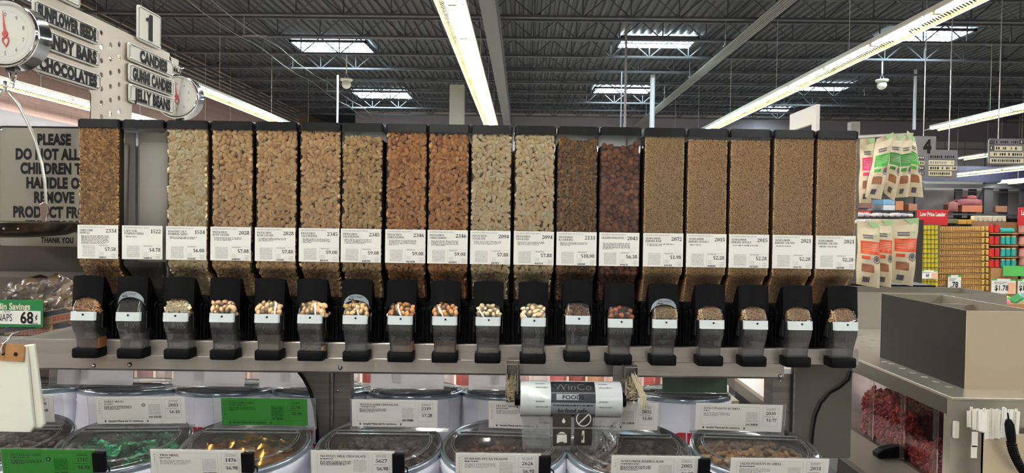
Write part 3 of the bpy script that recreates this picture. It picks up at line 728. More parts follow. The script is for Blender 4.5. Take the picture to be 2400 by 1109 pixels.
def contents(kind, top, seed):
    g = np.random.default_rng(seed); a = MB(); s0 = ZT-top
    K = KINDS[kind]; size, sp = K['size'], K['sp']; m, back = K['m'], K['back']; extra = K.get('extra')
    # bed behind the grains, coloured dark for the shade in the gaps
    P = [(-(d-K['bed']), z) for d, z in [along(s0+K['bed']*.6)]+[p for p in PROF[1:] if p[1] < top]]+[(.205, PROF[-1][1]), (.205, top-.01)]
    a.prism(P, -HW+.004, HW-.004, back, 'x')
    hw = HW-.0015-size*.55
    for layer, (dd, spk) in enumerate(K['layers']):
        q = spread(9000, -hw, hw, PLEN-s0-size*.4, g, sp*spk); pos = []
        for x, s in q:
            d, z = along(s0+size*.5+s)
            if d < -.004: x *= .93 if d > -.03 else .88
            if K.get('bump') and s < .03: z += .006*math.sin(x*70+seed)-.002; 
            pos.append((x, -(d-.0012-dd-abs(g.normal(0, K['jd']))), z))
        pos = np.array(pos); A, sc = cloud(a, pos, K['base'], size, g, m, K['tilt'], K['bias'], flatface=K.get('flat', 0), clamp=True)
        if K.get('split') and layer == 0:           # the dark gape of split shells
            k = np.where(g.random(len(pos)) < K['split'])[0]
            for i in k:
                ax = Vector(A[i, 0]); vw = Vector((0, -1, 0)); u = ax.cross(vw)
                if u.length < .3: continue
                u.normalize(); nrm = u.cross(ax); off = u*sc[i]*.22*g.choice((-1, 1)); c = Vector(pos[i])+nrm*sc[i]*.56*(-1 if nrm.y > 0 else 1)*1.0+off
                t = sc[i]*.09; L = sc[i]*.72
                a.add([tuple(c-ax*L), tuple(c+u*t-ax*.1*L), tuple(c+ax*L), tuple(c-u*t+ax*.1*L), tuple(c+nrm*(-1 if nrm.y > 0 else 1)*sc[i]*.05)], [(0, 1, 4), (1, 2, 4), (2, 3, 4), (3, 0, 4)], K['slit'])
    # mouthful waiting in the spout, and fines lying in its foot
    zs = -.221 if not K.get('low') else -.215
    f_spout(a, .010, back, 1, 4, .006)
    q = spread(500, -.025, .025, .05, g, sp*.78); pos = []
    for x, s in q:
        z = -.184-s
        if z < zs or z > -.2135+.0245*math.sqrt(max(0, 1-(x/.0327)**2))-size*.45: continue
        d = np.interp(-z, [.176, .19, .204, .2195], [.031, .036, .046, .0555]); pos.append((x, -(d-.0008-size*.42-abs(g.normal(0, .001))), z))
    if pos: cloud(a, np.array(pos), K['base'], size*.95, g, m, K['tilt'], K['bias'], flatface=K.get('flat', 0))
    for s in (-1, 1):
        q = spread(100, .008, .05, .036, g, sp); pos = [(s*(.0262-size*.42), -d, -.190-z) for d, z in q if z > .012 and d < np.interp(.190+z, [.176, .19, .204, .2195], [.031, .036, .046, .0555])-size*.6]
        if pos: cloud(a, np.array(pos), K['base'], size*.9, g, m, K['tilt'], K['bias'])
    if K.get('dust'): f_spout(a, .0022, K['dust'], K.get('dust0', 8), 10, .006)
    return a
def C(*c): return rgb(*c)
KINDS = {
 'pepita': dict(size=.0052, sp=.0042, layers=((.0012, 1), (.003, 1.05)), jd=.0006, tilt=.25, bias=.55, base=base_flat(.30, 6), flat=.35, bed=.0045, m=grain('pepita_skin', [C(136, 88, 44), C(193, 138, 76), C(218, 166, 96), C(160, 103, 54), C(233, 189, 124)]), back=mat('pepita_gap_shade', C(90, 59, 29), .8), dust=mat('chili_dust', C(155, 94, 54), .9, bump=(300, .3)), dust0=7),
 'pumpkin': dict(size=.0086, sp=.0077, layers=((.0016, 1), (.0042, 1)), jd=.0007, tilt=.25, bias=.45, base=base_flat(.26, 9), flat=.85, bed=.006, m=grain('pumpkin_hull', [C(246, 218, 160), C(252, 232, 188), C(226, 186, 124), C(250, 226, 176), C(252, 240, 206)]), back=mat('pumpkin_gap_shade', C(187, 149, 99), .8), dust=mat('pale_dust', C(160, 149, 136), .9), dust0=9),
 'pist': dict(size=.0086, sp=.0101, layers=((.0046, 1), (.0090, .92)), jd=.0007, tilt=.4, bias=.35, base=base_nut(), bed=.0112, split=.22, m=grain('roasted_shell', [C(227, 178, 126), C(250, 206, 151), C(239, 191, 136), C(252, 218, 166), C(212, 162, 109)]), back=mat('pistachio_gap_shade', C(103, 67, 40), .8), slit=mat('gape', C(80, 50, 29), .7), dust=mat('salt_dust', C(160, 136, 113), .9, vary=(220, C(103, 71, 50)))),
 'green': dict(size=.0084, sp=.0099, layers=((.0046, 1), (.0090, .92)), jd=.0007, tilt=.4, bias=.35, base=base_nut(), bed=.0112, split=.25, m=grain('pepper_shell', [C(212, 170, 111), C(237, 197, 136), C(225, 183, 124), C(246, 208, 149), C(195, 151, 96)]), back=mat('pistachio_gap_shade2', C(86, 59, 34), .8), slit=mat('gape2', C(69, 46, 27), .7), dust=None),
 'chile': dict(size=.0083, sp=.0098, layers=((.0045, 1), (.0088, .92)), jd=.0008, tilt=.45, bias=.3, base=base_nut(), bed=.011, split=.22, m=grain('chile_shell', [C(199, 130, 73), C(231, 164, 99), C(214, 147, 86), C(241, 180, 115), C(176, 111, 63)]), back=mat('chile_gap_shade', C(78, 42, 23), .8), slit=mat('gape3', C(65, 34, 19), .7), dust=mat('chile_dust', C(160, 103, 61), .9), dust0=7),
 'pale': dict(size=.0086, sp=.0101, layers=((.0046, 1), (.0090, .92)), jd=.0007, tilt=.4, bias=.35, base=base_nut(), bed=.0112, split=.22, m=grain('pale_shell', [C(246, 208, 157), C(252, 229, 183), C(250, 218, 170), C(252, 241, 202), C(233, 193, 143)]), back=mat('pistachio_gap_shade3', C(120, 84, 52), .8), slit=mat('gape4', C(99, 61, 38), .7), dust=mat('pale_salt', C(166, 145, 130), .9, vary=(180, C(128, 105, 90)))),
 'kernel': dict(size=.0068, sp=.0068, layers=((.0032, 1), (.006, 1)), jd=.0009, tilt=.35, bias=.4, base=base_flat(.5, 7), bed=.0075, bump=1, m=grain('kernel_skin', [C(118, 78, 44), C(147, 101, 52), C(176, 128, 63), C(105, 67, 44), C(162, 118, 57)], .5), back=mat('kernel_gap_shade', C(57, 38, 23), .8), dust=None),
 'walnut': dict(size=.0098, sp=.0115, layers=((.0052, 1), (.0108, 1)), jd=.0022, tilt=.6, bias=.2, base=base_lump(3), bed=.013, bump=1, m=grain('glazed_nut', [C(111, 54, 31), C(151, 84, 48), C(126, 65, 38), C(176, 107, 63), C(96, 46, 27)], .22, .6, bump=(500, .5)), back=mat('walnut_gap_shade', C(38, 19, 12), .7), dust=None),
 'sun': dict(size=.0031, sp=.00225, layers=((.0010, 1), (.0020, 1)), jd=.0004, tilt=.3, bias=.45, base=base_grain(), bed=.003, m=grain('kernel_tan', [C(202, 155, 105), C(233, 187, 132), C(218, 172, 118), C(248, 206, 151), C(170, 126, 80)]), back=mat('sun_gap_shade', C(136, 101, 65), .8), dust=None),
}
KINDS['sunraw'] = dict(KINDS['sun'], m=grain('kernel_grey_tan', [C(190, 154, 100), C(220, 184, 128), C(206, 168, 112), C(234, 200, 146), C(158, 122, 76)]))
TOPY = [299, None, 299, 303, 303, 302, 318, 304, 313, 313, 315, 324, 334, 320, 327, 327, 318, 326]
BK = ['pepita', None, 'pumpkin', 'pist', 'pist', 'pist', 'green', 'chile', 'chile', 'pale', 'pale', 'kernel', 'walnut', 'sunraw', 'sun', 'sun', 'sun', 'sun']
TXT = [('with chili lime pepitas, leftmost of the row', 'reddish chili lime pepitas in the leftmost clear bin', 'pepitas'),
 ('empty clear, priced $4.78, second from the left', '', ''),
 ('with white salted pumpkin seeds, third from the left', 'cream white pumpkin seeds in the third bin from the left', 'pumpkin seeds'),
 ('of roasted pistachios number 2028, beside the white pumpkin seeds', 'roasted pistachios in the bin right beside the white pumpkin seeds', 'pistachios'),
 ('of roasted pistachios number 2028, fifth from the left', 'roasted pistachios in the fifth bin from the left', 'pistachios'),
 ('of salt and pepper pistachios number 2345, filled to the lid', 'salt and pepper pistachios filling the sixth bin to its lid', 'pistachios'),
 ('of pistachios number 2345 with a grey badge on its hood', 'salt and pepper pistachios stopping below the lid of the seventh bin', 'pistachios'),
 ('of brown chile lemon pistachios number 2346, left one of two', 'brown chile lemon pistachios in the left one of two such bins', 'pistachios'),
 ('of brown chile lemon pistachios number 2346, right one of two', 'brown chile lemon pistachios in the right one of two such bins', 'pistachios'),
 ('of pale unsalted pistachios number 2094, left one under the centre light row', 'pale unsalted pistachios in the bin under the centre light row', 'pistachios'),
 ('of pale unsalted pistachios number 2094, right one, beside the shelled kernels', 'pale unsalted pistachios in the bin beside the dark shelled kernels', 'pistachios'),
 ('of dark shelled pistachio kernels priced $18.08', 'dark shelled pistachio kernels between pale pistachios and glazed walnuts', 'pistachio kernels'),
 ('of dark red brown glazed walnuts number 2043', 'dark red brown glazed walnuts with an uneven top', 'walnuts'),
 ('of raw sunflower kernels number 2072, with a grey badge on its hood', 'raw sunflower kernels in the bin right beside the glazed walnuts', 'sunflower kernels'),
 ('of unsalted sunflower kernels number 2015, left one of two', 'unsalted sunflower kernels in the fourth bin from the right', 'sunflower kernels'),
 ('of unsalted sunflower kernels number 2015, right one of two', 'unsalted sunflower kernels in the third bin from the right', 'sunflower kernels'),
 ('of salted sunflower kernels number 2021, last but one', 'salted sunflower kernels in the second bin from the right', 'sunflower kernels'),
 ('of salted sunflower kernels number 2021, rightmost of the row', 'salted sunflower kernels in the rightmost bin', 'sunflower kernels')]
_sun = {}
HDZ = [0]*18; HDZ[11] = .006
for i in range(18):
    loc = fx(BU[i], 0, 0)
    t = thing('bin_dispenser', 'clear gravity bin '+TXT[i][0], 'bin dispenser', loc, FA, 'gravity bin dispensers')
    o = inst(ME_BODY, 'bin', t); inst(ME_LID, 'lid', t); inst(ME_HOUSE, 'carrier', t, bevel=.0015)
    so = SU[i]; dz = HDZ[i]
    hd = inst(ME_HOOD, 'hood', t, (so, 0, dz))
    if i in (1, 6, 13): inst(ME_BADGE, 'badge', hd)['label'] = 'grey arched badge'
    sp = inst(ME_SPOUT, 'spout', t, (so, 0, dz)); inst(ME_STICK, 'band', sp); inst(ME_SCUFF[SCI[i]], 'scuffed_foot', sp); inst(ME_FLUTE, 'flute', sp); [inst(e, 'guide_plate', sp) for e in ME_EAR]
    inst(ME_BASE, 'gate', t, (so, 0, dz))
    if BK[i] is None:  # panel added to brighten the empty bin, standing in for the bin opposite
        m = mat('added_panel_grey', rgb(206, 200, 190), .45, 0, .4); b_ = MB(); b_.prism(rrect(.040, .148, .012), .062, .066, m); b_.M = Matrix(); 
        for k in range(len(b_.v)): b_.v[k] = (b_.v[k][0], b_.v[k][1], b_.v[k][2]+.035)
        b_.box(-.047, .047, .068, .07, -.112, ZT-.004, m); b_.build('added_rear_panel', t, bevel=.002)
    card, pr = label_mesh(i); c = card.build('price_label', t); pr.build('print', c)
    if BK[i]:
        top = pf(LABX[i], TOPY[i], 0)[1]; k = BK[i]
        if k == 'sun' and k in _sun and abs(_sun[k][1]-top) < .004: me = _sun[k][0]
        else:
            me = contents(k, top, 100+i).mesh('contents', True); me.set_sharp_from_angle(angle=R(50))
            if k == 'sun': _sun[k] = (me, top)
        n = bpy.data.objects.new(TXT[i][2].replace(' ', '_'), me); COL.objects.link(n); n.location = loc; n.rotation_euler.z = FA
        tag(n, TXT[i][1], TXT[i][2], 'bin contents', 'stuff')

# ================================================================== THE FIXTURE UNDER THE BINS
def fthing(name, label, cat, u, d, z, group=None, rot=0): return thing(name, label, cat, fx(u, d, z), FA+rot, group)
def fobj(a, name, label, cat, u=0, d=0, z=0, group=None, **k):
    o = a.build(name, **k); o.location = fx(u, d, z); o.rotation_euler.z = FA; return tag(o, label, cat, group)
UE = pf(2008, 850, .0)[0]; UA = pf(1838, 870, .012)[0]
t = fthing('steel_rail', 'long brushed steel rail carrying the row of bin dispensers', 'shelf rail', 0, 0, 0)
a = MB(); a.prism([(.25, -.294), (-.006, -.294), (-.008, -.296), (-.008, -.332), (.0, -.332), (.0, -.300), (.25, -.300)], -1.06, UE, STEEL, 'x'); a.prism([(.02, -.294), (-.006, -.294), (-.008, -.296), (-.008, -.332), (.0, -.332), (.0, -.300), (.02, -.300)], -1.42, -1.06, STEEL, 'x'); a.build('shelf', t, bevel=.0008)
a = MB(); a.prism([(.0, -.3305), (-.011, -.3305), (-.012, -.332), (-.012, -.363), (-.008, -.368), (.012, -.368), (.012, -.364), (-.004, -.362), (.0, -.36)], -1.42, UA, STEEL, 'x'); a.build('apron', t, bevel=.0006)
a = MB(); a.box(-1.02, .925, .228, .232, -.294, .19, mat('back_sheet_grey', rgb(226, 220, 210), .5)); a.build('back_sheet', t)
for px, py in ((219, 857), (304, 855), (797, 862), (1829, 882)):
    u, z = pf(px, py, .013); a = MB(); a.ell((u, -.0135, z), (.0042, .003, .0042), CHROME, 12, 6); a.tube([(u, -.01, z), (u, -.0135, z)], .0055, STEELD, 12); a.build('screw', t, smooth=True)
# uprights, gusset and end panel
def ppx(P, d): return [pf(x, y, d) for x, y in P]
PD = -.10
u0 = pf(785, 950, PD)[0]; u1 = pf(829, 950, PD)[0]
t = fthing('upright_post', 'dark steel upright with a bright slotted strip, left of the dark chocolate card', 'post', 0, 0, 0)
a = MB(); a.box(u0-.02, u1, .062, .10, -1.45, -.372, STEELD); a.build('panel', t)
q0 = pf(767, 950, -.06)[0]; q1 = pf(782, 950, -.06)[0]; zb = pf(770, 1012, -.06)[1]
a = MB(); a.box(q0, q1, .055, .075, zb-.004, -.366, STEELD); a.box(q0+.003, q0+.0055, .053, .056, zb+.006, -.368, CHROME); a.box(q1-.0055, q1-.003, .053, .056, zb+.006, -.368, CHROME); a.build('slotted_strip', t, bevel=.001)
for py in (916, ):
    u, z = pf(791, py, -.06); a = MB(); a.ell((u, .061, z), (.0035, .003, .0035), CHROME, 10, 6); a.build('screw', t, smooth=True)
a = MB(); P = ppx([(692, 828), (697, 866), (712, 886), (728, 915), (740, 960), (745, 1010), (746, 1075), (772, 1075), (772, 828)], -.05)
a.prism(P, .05, .056, STEELD); fobj(a, 'gusset_plate', 'curved dark steel gusset between the two left card groups, edged by a black cord', 'bracket', bevel=.0008)
a = MB(); P = ppx([(688, 826), (690, 850), (697, 868), (712, 888), (727, 916), (738, 960), (743, 1010), (744, 1085)], -.047)
a.tube([(u, .046, z) for u, z in P], .0035, BLACK, 8); fobj(a, 'power_cord', 'black cord running down the curved steel gusset', 'cord', smooth=True)
t = fthing('upright_post', 'dark steel upright at the right end of the rail, with screws', 'post', 0, 0, 0)
u0 = pf(1800, 930, PD)[0]; u1 = pf(1862, 930, PD)[0]
a = MB(); a.box(u0, u1, -PD-.03, -PD+.03, -1.45, -.372, STEELD); a.build('panel', t)
a = MB(); a.box(u1-.012, u1-.008, -PD-.034, -PD-.03, -1.0, -.372, STEEL); a.build('edge_strip', t)
for py in (891, ): u, z = pf(1828, py, PD+.03); a = MB(); a.ell((u, -PD-.032, z), (.0035, .003, .0035), CHROME, 10, 6); a.build('screw', t, smooth=True)
u0 = pf(1857, 930, -.06)[0]; u1 = pf(1997, 930, -.06)[0]
a = MB(); a.box(u0, u1, .06, .075, -.58, -.30, mat('panel_steel', rgb(84, 82, 75), .34, .6)); a.box(u0, u0+.006, .056, .06, -.58, -.30, STEELD)
fobj(a, 'end_panel', 'large plain steel panel closing the right end below the last bins', 'panel', bevel=.002)
a = MB(); P = ppx([(1996, 870), (1990, 890), (1970, 908), (1945, 922), (1925, 945), (1912, 975), (1906, 1010), (1903, 1050), (1900, 1109)], -.053)
a.tube([(u, .053, z) for u, z in P], .0027, BLACK, 8); fobj(a, 'power_cord', 'black cord curving over the plain steel end panel', 'cord', smooth=True)

# ------------------------------------------------------------------ barrels
LINER = mat('drum_liner', rgb(240, 238, 246), .5, 0, .4, bump=(9, .5)); DRUM = mat('drum_white', rgb(236, 234, 238), .4)
PAPERT = mat('thin_card', rgb(252, 248, 250), .75, 0, .2); translucent(PAPERT, .8); RIM = mat('drum_rim', rgb(150, 160, 168), .18, .6)
RAD = .1385
def f_drum(a):
    N = 48; prof = [(RAD-.004, -.46), (RAD, -.45), (RAD+.002, -.2), (RAD-.001, -.075), (RAD+.001, -.035)]
    a.lathe(prof, DRUM, N)
    # liner folded down over the mouth, with rolls and puckers
    g = random.Random(4); ph = [g.uniform(0, 6) for _ in range(6)]; rows = [(.0005, -.013), (.005, -.018), (.003, -.026), (.0055, -.031), (.003, -.037), (.0035, -.06), (.005, -.1), (.003, -.118)]; v = []
    for r, z in rows:
        for j in range(N*2):
            t = 2*PI*j/(N*2); w_ = sum(math.sin(t*(5+3*k)+ph[k])/(1+k) for k in range(5))*(.0016 if z < -.04 else .0004); v.append(((RAD+.002+r+w_)*math.cos(t), (RAD+.002+r+w_)*math.sin(t), z+w_*1.2*(z < -.09)))
    M = N*2; a.add(v, [(i*M+(j+1) % M, i*M+j, (i+1)*M+j, (i+1)*M+(j+1) % M) for i in range(len(rows)-1) for j in range(M)], LINER)
ME_DRUM = mesh_of(f_drum, 'drum', True)
def f_rim(a): a.lathe([(RAD-.004, -.014), (RAD+.004, -.0135), (RAD+.0055, -.008), (RAD+.0045, -.002), (RAD, .0005), (RAD-.005, -.001)], RIM, 48)
ME_RIM = mesh_of(f_rim, 'rim', True)
def f_lid2(a):            # clear domed lid, flat crown
    a.lathe([(RAD+.003, -.004), (RAD+.001, .002), (RAD-.004, .0055), (.001, .0075)], LIDC, 56)
ME_LIDB = mesh_of(f_lid2, 'lid', angle=40)
def f_door(a):            # D-shaped flap with double moulded edge
    for k, r in enumerate((RAD-.021, RAD-.026)):
        P = []; yh = .034
        a0 = math.asin(yh/r)
        for i in range(33): t = PI-a0+(PI+2*a0)*i/32; P.append((r*math.cos(t), r*math.sin(t), .0082))
        a.tube(P, .0011, HOLD, 6, closed=True)
    a.add([(-RAD+.03, .034, .0080), (RAD-.03, .034, .0080), (RAD-.03, .042, .0105), (-RAD+.03, .042, .0105)], [(0, 1, 2, 3)], LIDC)
ME_DOOR = mesh_of(f_door, 'flap', angle=40)
def f_hinge(a): a.box(-.103, .103, .036, .0395, .0085, .0112, mat('hinge_black', (.01, .01, .01), .5)); a.box(-.106, .106, .0395, .044, .008, .0125, HOLD); a.box(-.106, .106, .030, .0345, .008, .0105, HOLD)
ME_HINGE = mesh_of(f_hinge, 'hinge')
CW = .098
def card_print(a, title, num, price, x0, x1, z0, z1, ink, inkg, brand=None, logo=False, seed=0, dotted=True, y=-.0012):
    w_ = x1-x0; h = z1-z0
    a.frame(x0+.012, x1-.052, z0+.013, z1-.006, .00025, inkg, y); a.frame(x1-.045, x1-.010, z0+.013, z1-.006, .00025, inkg, y)
    tw = max(.001, serif_quads(title)[1]*.0046/10)
    a.serif(title, x0+.018, z1-.0135, .0046, ink, y, min(1.05, (w_-.075)/tw))
    a.dashes(x0+.018, x0+.062, z1-.0185, z1-.0155, 1, ink, y, .6, True, seed); a.dashes(x0+.018, x0+.080, z1-.031, z1-.021, 4, inkg if seed % 2 else ink, y, .5, True, seed+5)
    a.dashes(x1-.083, x1-.056, z0+.022, z1-.018, 9, INKL if inkg != INKGR else inkg, y, .5, False, seed+8)
    a.dashes(x1-.037, x1-.016, z1-.013, z1-.0075, 2, inkg, y, .5, False, seed+2)
    a.serif(num, x1-.015, z1-.0240, .0078, ink, y, 1.0, 'r'); a.dashes(x1-.042, x1-.018, z1-.0295, z1-.0275, 1, inkg, y, .6, False, seed+3)
    if price: a.serif(price, x1-.0125, z1-.0405, .0076, ink, y, .95, 'r')
    r = random.Random(seed); x = x1-.072
    while x < x1-.056: wd = r.choice((.0004, .0008, .0012)); a.quad((x, y, z0+.0145), (x+wd, y, z0+.0145), (x+wd, y, z0+.0195), (x, y, z0+.0195), ink); x += wd+.0006
    a.dashes(x1-.083, x1-.074, z0+.0145, z0+.0190, 2, ink, y, .7, False, seed+4)
    if brand:
        for k, ch in enumerate(brand): a.serif(ch, x0+.0075, z1-.0115-.0060*k, .0036, inkg, y, .8, 'c')
    if logo: M = a.M; a.M = M @ Matrix.Translation((x1-.094, y+.0001, z1-.020)); a.lathe([(.0001, 0), (.0048, 0)], inkg, 20, axis='y'); a.text('0', 0, -.002, .004, PAPER, y=-.0003, align='c'); a.M = M
    a.text('Sample? Please ask for assistance,', x0+.026, z0+.0052, .0042, ink, y, sx=.93, bold=.03)
    for x in (x0+.019, x0+.114):
        M = a.M; a.M = M @ Matrix.Translation((x, y, z0+.0062)); a.lathe([(.0001, 0), (.0019, 0)], ink, 8, axis='y')
        for q in (-1, 0, 1): a.quad((q*.0015-.0005, 0, .002), (q*.0015+.0005, 0, .002), (q*.0015+.0005, 0, .0032), (q*.0015-.0005, 0, .0032), ink)
        a.M = M
def barrel(u, d, z, tilt, label, group, facing=1, rz=0, full=True):
    """facing 1: flap and card turned to the shopper; -1: the far side's barrels, seen from behind"""
    t = thing('candy_barrel', label, 'barrel', fx(u, d, z), FA+(0 if facing > 0 else PI)+rz, group); t.rotation_euler.x = tilt
    ps = [inst(ME_DRUM, 'drum', t), inst(ME_RIM, 'rim', t)]; ld = inst(ME_LIDB, 'lid', t)
    if facing < 0:
        for q in ps+[ld]: q.scale = (.92, .92, 1)
    inst(ME_DOOR, 'flap', ld); inst(ME_HINGE, 'hinge', ld); return t
def card(t, title, num, price, off=0, green=False, w_=.2, back=False, clip=False, brand=None, logo=False, seed=0, holder=(.02, .02), h=.066, zc=.012, yc=.065, tab=False):
    """card in its clear holder standing on the lid of barrel t"""
    x0, x1 = off-w_/2, off+w_/2; z0, z1 = zc, zc+h
    hd = MB(); hd.box(x0-holder[0], x1+holder[1], yc+.0012, yc+.0035, z0-.006, z1+.001, HOLD); hd.box(x0-holder[0], x1+holder[1], yc-.010, yc+.008, z0-.0075, z0-.0055, HOLD)
    ho = hd.build('card_holder', t)
    c = MB(); m = GREENC if green else (PAPERT if back else PAPERC)
    if tab: c.prism([(x0, z0), (x1, z0), (x1, z1-.012), (x1-.035, z1-.012), (x1-.045, z1), (x0, z1)], yc-.0008, yc+.0008, m)
    else: c.box(x0, x1, yc-.0008, yc+.0008, z0, z1, m)
    co = c.build('price_card', ho)
    if green: co['label'] = 'green price card'
    p = MB(); p.M = Matrix.Translation((0, yc, 0)); card_print(p, title, num, price, x0, x1, z0, z1, INK if not green else mat('ink_dark_green', rgb(12, 40, 14), .8), INKG if not green else INKGR, brand, logo, seed)
    if clip:
        k = MB(); k.box(x1-.004, x1+.020, yc-.006, yc+.004, z1-.045, z1-.004, BLACK); k.tube([(x1+.020, yc-.001, z1-.032), (x1+.026, yc-.001, z1-.036), (x1+.026, yc-.001, z1-.045)], .0018, BLACK, 6); k.build('binder_clip', ho, bevel=.002)
    p.build('print', ho)
# front row: centres from the photo, about .30 m apart
DF, ZF, TF = .100, -.507, R(8)
FR = [(5, 1050, 'with brown sweets at the far left, behind the hanging white bags', 'brown wrapped sweets under the leftmost barrel lid', 'sweets', (C(72, 58, 48), C(104, 88, 74), C(60, 46, 40))),
      (291, 1055, 'of green foil mints', 'green foil mints heaped in their barrel', 'mints', (C(10, 74, 48), C(24, 140, 92), C(50, 190, 138), C(8, 46, 32))),
      (576, 1055, 'of gold chocolate coins under a green card', 'gold foil chocolate coins in their barrel', 'chocolate coins', (C(168, 108, 40), C(206, 146, 60), C(140, 84, 34))),
      (890, 1060, 'of dark chocolate truffles number 2319', 'dark wrapped truffles in the barrel right of the curved gusset', 'truffles', (C(66, 50, 42), C(90, 72, 60), C(48, 36, 32))),
      (1180, 1062, 'of honey pecans, left of the bag roll', 'dark brown honey pecans in the barrel left of the bag roll', 'pecans', (C(72, 42, 28), C(98, 58, 38), C(54, 32, 24))),
      (1470, 1062, 'number 2032 priced $1.88, right of the bag roll', 'tan nuts in the barrel right of the bag roll', 'nuts', (C(96, 74, 56), C(120, 94, 70), C(80, 60, 46))),
      (1768, 1066, 'of peanuts in the shell number 2030', 'peanuts in the shell in the rightmost barrel', 'peanuts', (C(150, 112, 72), C(176, 136, 92), C(128, 92, 58)))]
CARDS = [dict(title='', num='2090', price='$4.98', w_=.2, off=-.02, brand=None), dict(title='ANDES MINTS', num='2081', price='$6.18', brand='CHARMS', logo=True, off=.012), dict(title='GOLD COINS CHOC', num='2236', price='$8.98', green=True, brand='CHOCCO', off=.022),
         dict(title='TRUFFLE DARK CHOCOLATE', num='2319', price='$7.28', off=.024, holder=(.004, .026)), dict(title='PECANS HONEY', num='2310', price='$9.88', off=.06, brand='DURHAM', holder=(.025, .01)), dict(title='PEANUTS SALTED', num='2032', price='$1.88', off=-.022, holder=(.02, .006)), dict(title='NOSLT PEANUTS IN SHELL', num='2030', price='$1.77', off=-.022, holder=(.012, .008))]
YAWB = [R(4), R(4), 0, 0, R(-4), R(-2), R(-4)]
heap_b = {}
def heap(i, cols, kind):
    g = np.random.default_rng(40+i); a = MB()
    if kind == 'mints': m = grain('mint_foil', list(cols), .16, .8, bump=(160, .8)); m.node_tree.nodes['Principled BSDF'].inputs['Metallic'].default_value = .55
    elif kind == 'chocolate coins': m = grain('coin_foil', list(cols), .22, .8); m.node_tree.nodes['Principled BSDF'].inputs['Metallic'].default_value = .85
    else: m = grain('heap_'+kind, list(cols), .5)
    a.lathe([(RAD-.007, -.052), (.001, -.040)], mat('deep_'+kind, tuple(x*.45 for x in cols[0]), .8), 32); a.lathe([(RAD-.006, -.03), (RAD-.007, -.3)], mat('inner_liner', rgb(150, 142, 134), .6), 40)  # bed disc in a darkened sweet colour, as shade between the sweets
    n = {'mints': 90, 'chocolate coins': 60, 'peanuts': 150}.get(kind, 130)
    for k in range(n):
        r = (RAD-.024)*math.sqrt(g.random()); t = g.uniform(0, 2*PI); c = Vector((r*math.cos(t), r*math.sin(t), -.034+.014*g.random()-.012*(r/RAD)**2))
        M = Matrix.Translation(c) @ Matrix.Rotation(g.uniform(0, 2*PI), 4, 'Z') @ Matrix.Rotation(g.normal(0, .45), 4, 'X') @ Matrix.Rotation(g.normal(0, .3), 4, 'Y'); a.M = M
        if kind == 'mints':
            a.box(-.013, .013, -.007, .007, -.003, .003, m)
            for s in (-1, 1):
                v = [(s*.013, -.002, 0), (s*.013, .002, 0)]+[(s*.027+g.normal(0, .002), -.008+.004*q+g.normal(0, .001), (-1)**q*.003) for q in range(5)]
                a.add(v, [(0, 2, 3), (0, 3, 4), (0, 4, 1), (1, 4, 5), (1, 5, 6)], m)
        elif kind == 'chocolate coins': a.lathe([(.0001, .0022), (.014, .0022), (.0155, .0012), (.0155, -.0012), (.014, -.0022), (.0001, -.0022)], m, 18)
        elif kind == 'peanuts': a.lathe([(.0001, -.015), (.0045, -.0135), (.0068, -.008), (.0050, 0), (.0070, .008), (.0048, .0135), (.0001, .015)], m, 9, axis='x')
        else: a.ell((0, 0, 0), (.012, .008, .007), m, 8, 5)
    a.M = Matrix(); return a
for i, (px, py, tl, hl, hc, cols) in enumerate(FR):
    u = pf(px, py, DF)[0]; t = barrel(u, DF, ZF, TF, 'white lined barrel '+tl, 'front barrels under the bins', 1, YAWB[i])
    c = dict(CARDS[i]); card(t, seed=i*7+1, **c)
    o = heap(i, cols, hc).build(hc.replace(' ', '_')); o.location = t.location; o.rotation_euler = t.rotation_euler; tag(o, hl, hc, 'barrel contents', 'stuff'); o.data.set_sharp_from_angle(angle=R(40))
# the row before it: only its cards rise into the picture
DN, ZN = .402, -.574
NR = [('MINI REESE\'S CUPS', '1715', 10, 235, dict(green=True, brand='HERSHY', logo=True), 'under a green card, front row, far left'), ('TWIX MINIS', '1476', 357, 580, dict(brand='MARS'), 'with the white card number 1476 along the bottom edge'),
      ('TRUFFLES MILK CHOCOLATE', '5627', 730, 930, {}, 'with the white card number 5627 along the bottom edge'), ('DURHAMS PECAN PRALINE', '2626', 1066, 1270, dict(brand='DURHAM'), 'with the pecan praline card along the bottom edge'),
      ('SUNFLOWER INSHELL RAW', '2005', 1428, 1640, dict(brand='SUN'), 'with the sunflower card, right of the hanging bag'), ('SALTD PEANUTS IN SHELL', '2031', 1705, 1940, {}, 'with the salted peanut card, lowest at right')]
for i, (ti, nu, xa, xb, kw, tl) in enumerate(NR):
    ua, za = pf(xa, 1072, DN-.132); ub, zb_ = pf(xb, 1072, DN-.132); zt = pf((xa+xb)/2, [1069, 1070, 1072, 1078, 1084, 1090][i], DN-.132)[1]
    t = barrel((ua+ub)/2, DN, ZN, R(8), 'white lined barrel '+tl, 'nearest barrels along the bottom edge')
    wv = ub-ua; card(t, ti, nu, '$6.98', off=0, w_=wv*.97, clip=i < 5, seed=i*5+2, yc=.132, h=.066, zc=.012+(zt-(ZN+.078))*1.0, holder=(.003, .018), **kw)
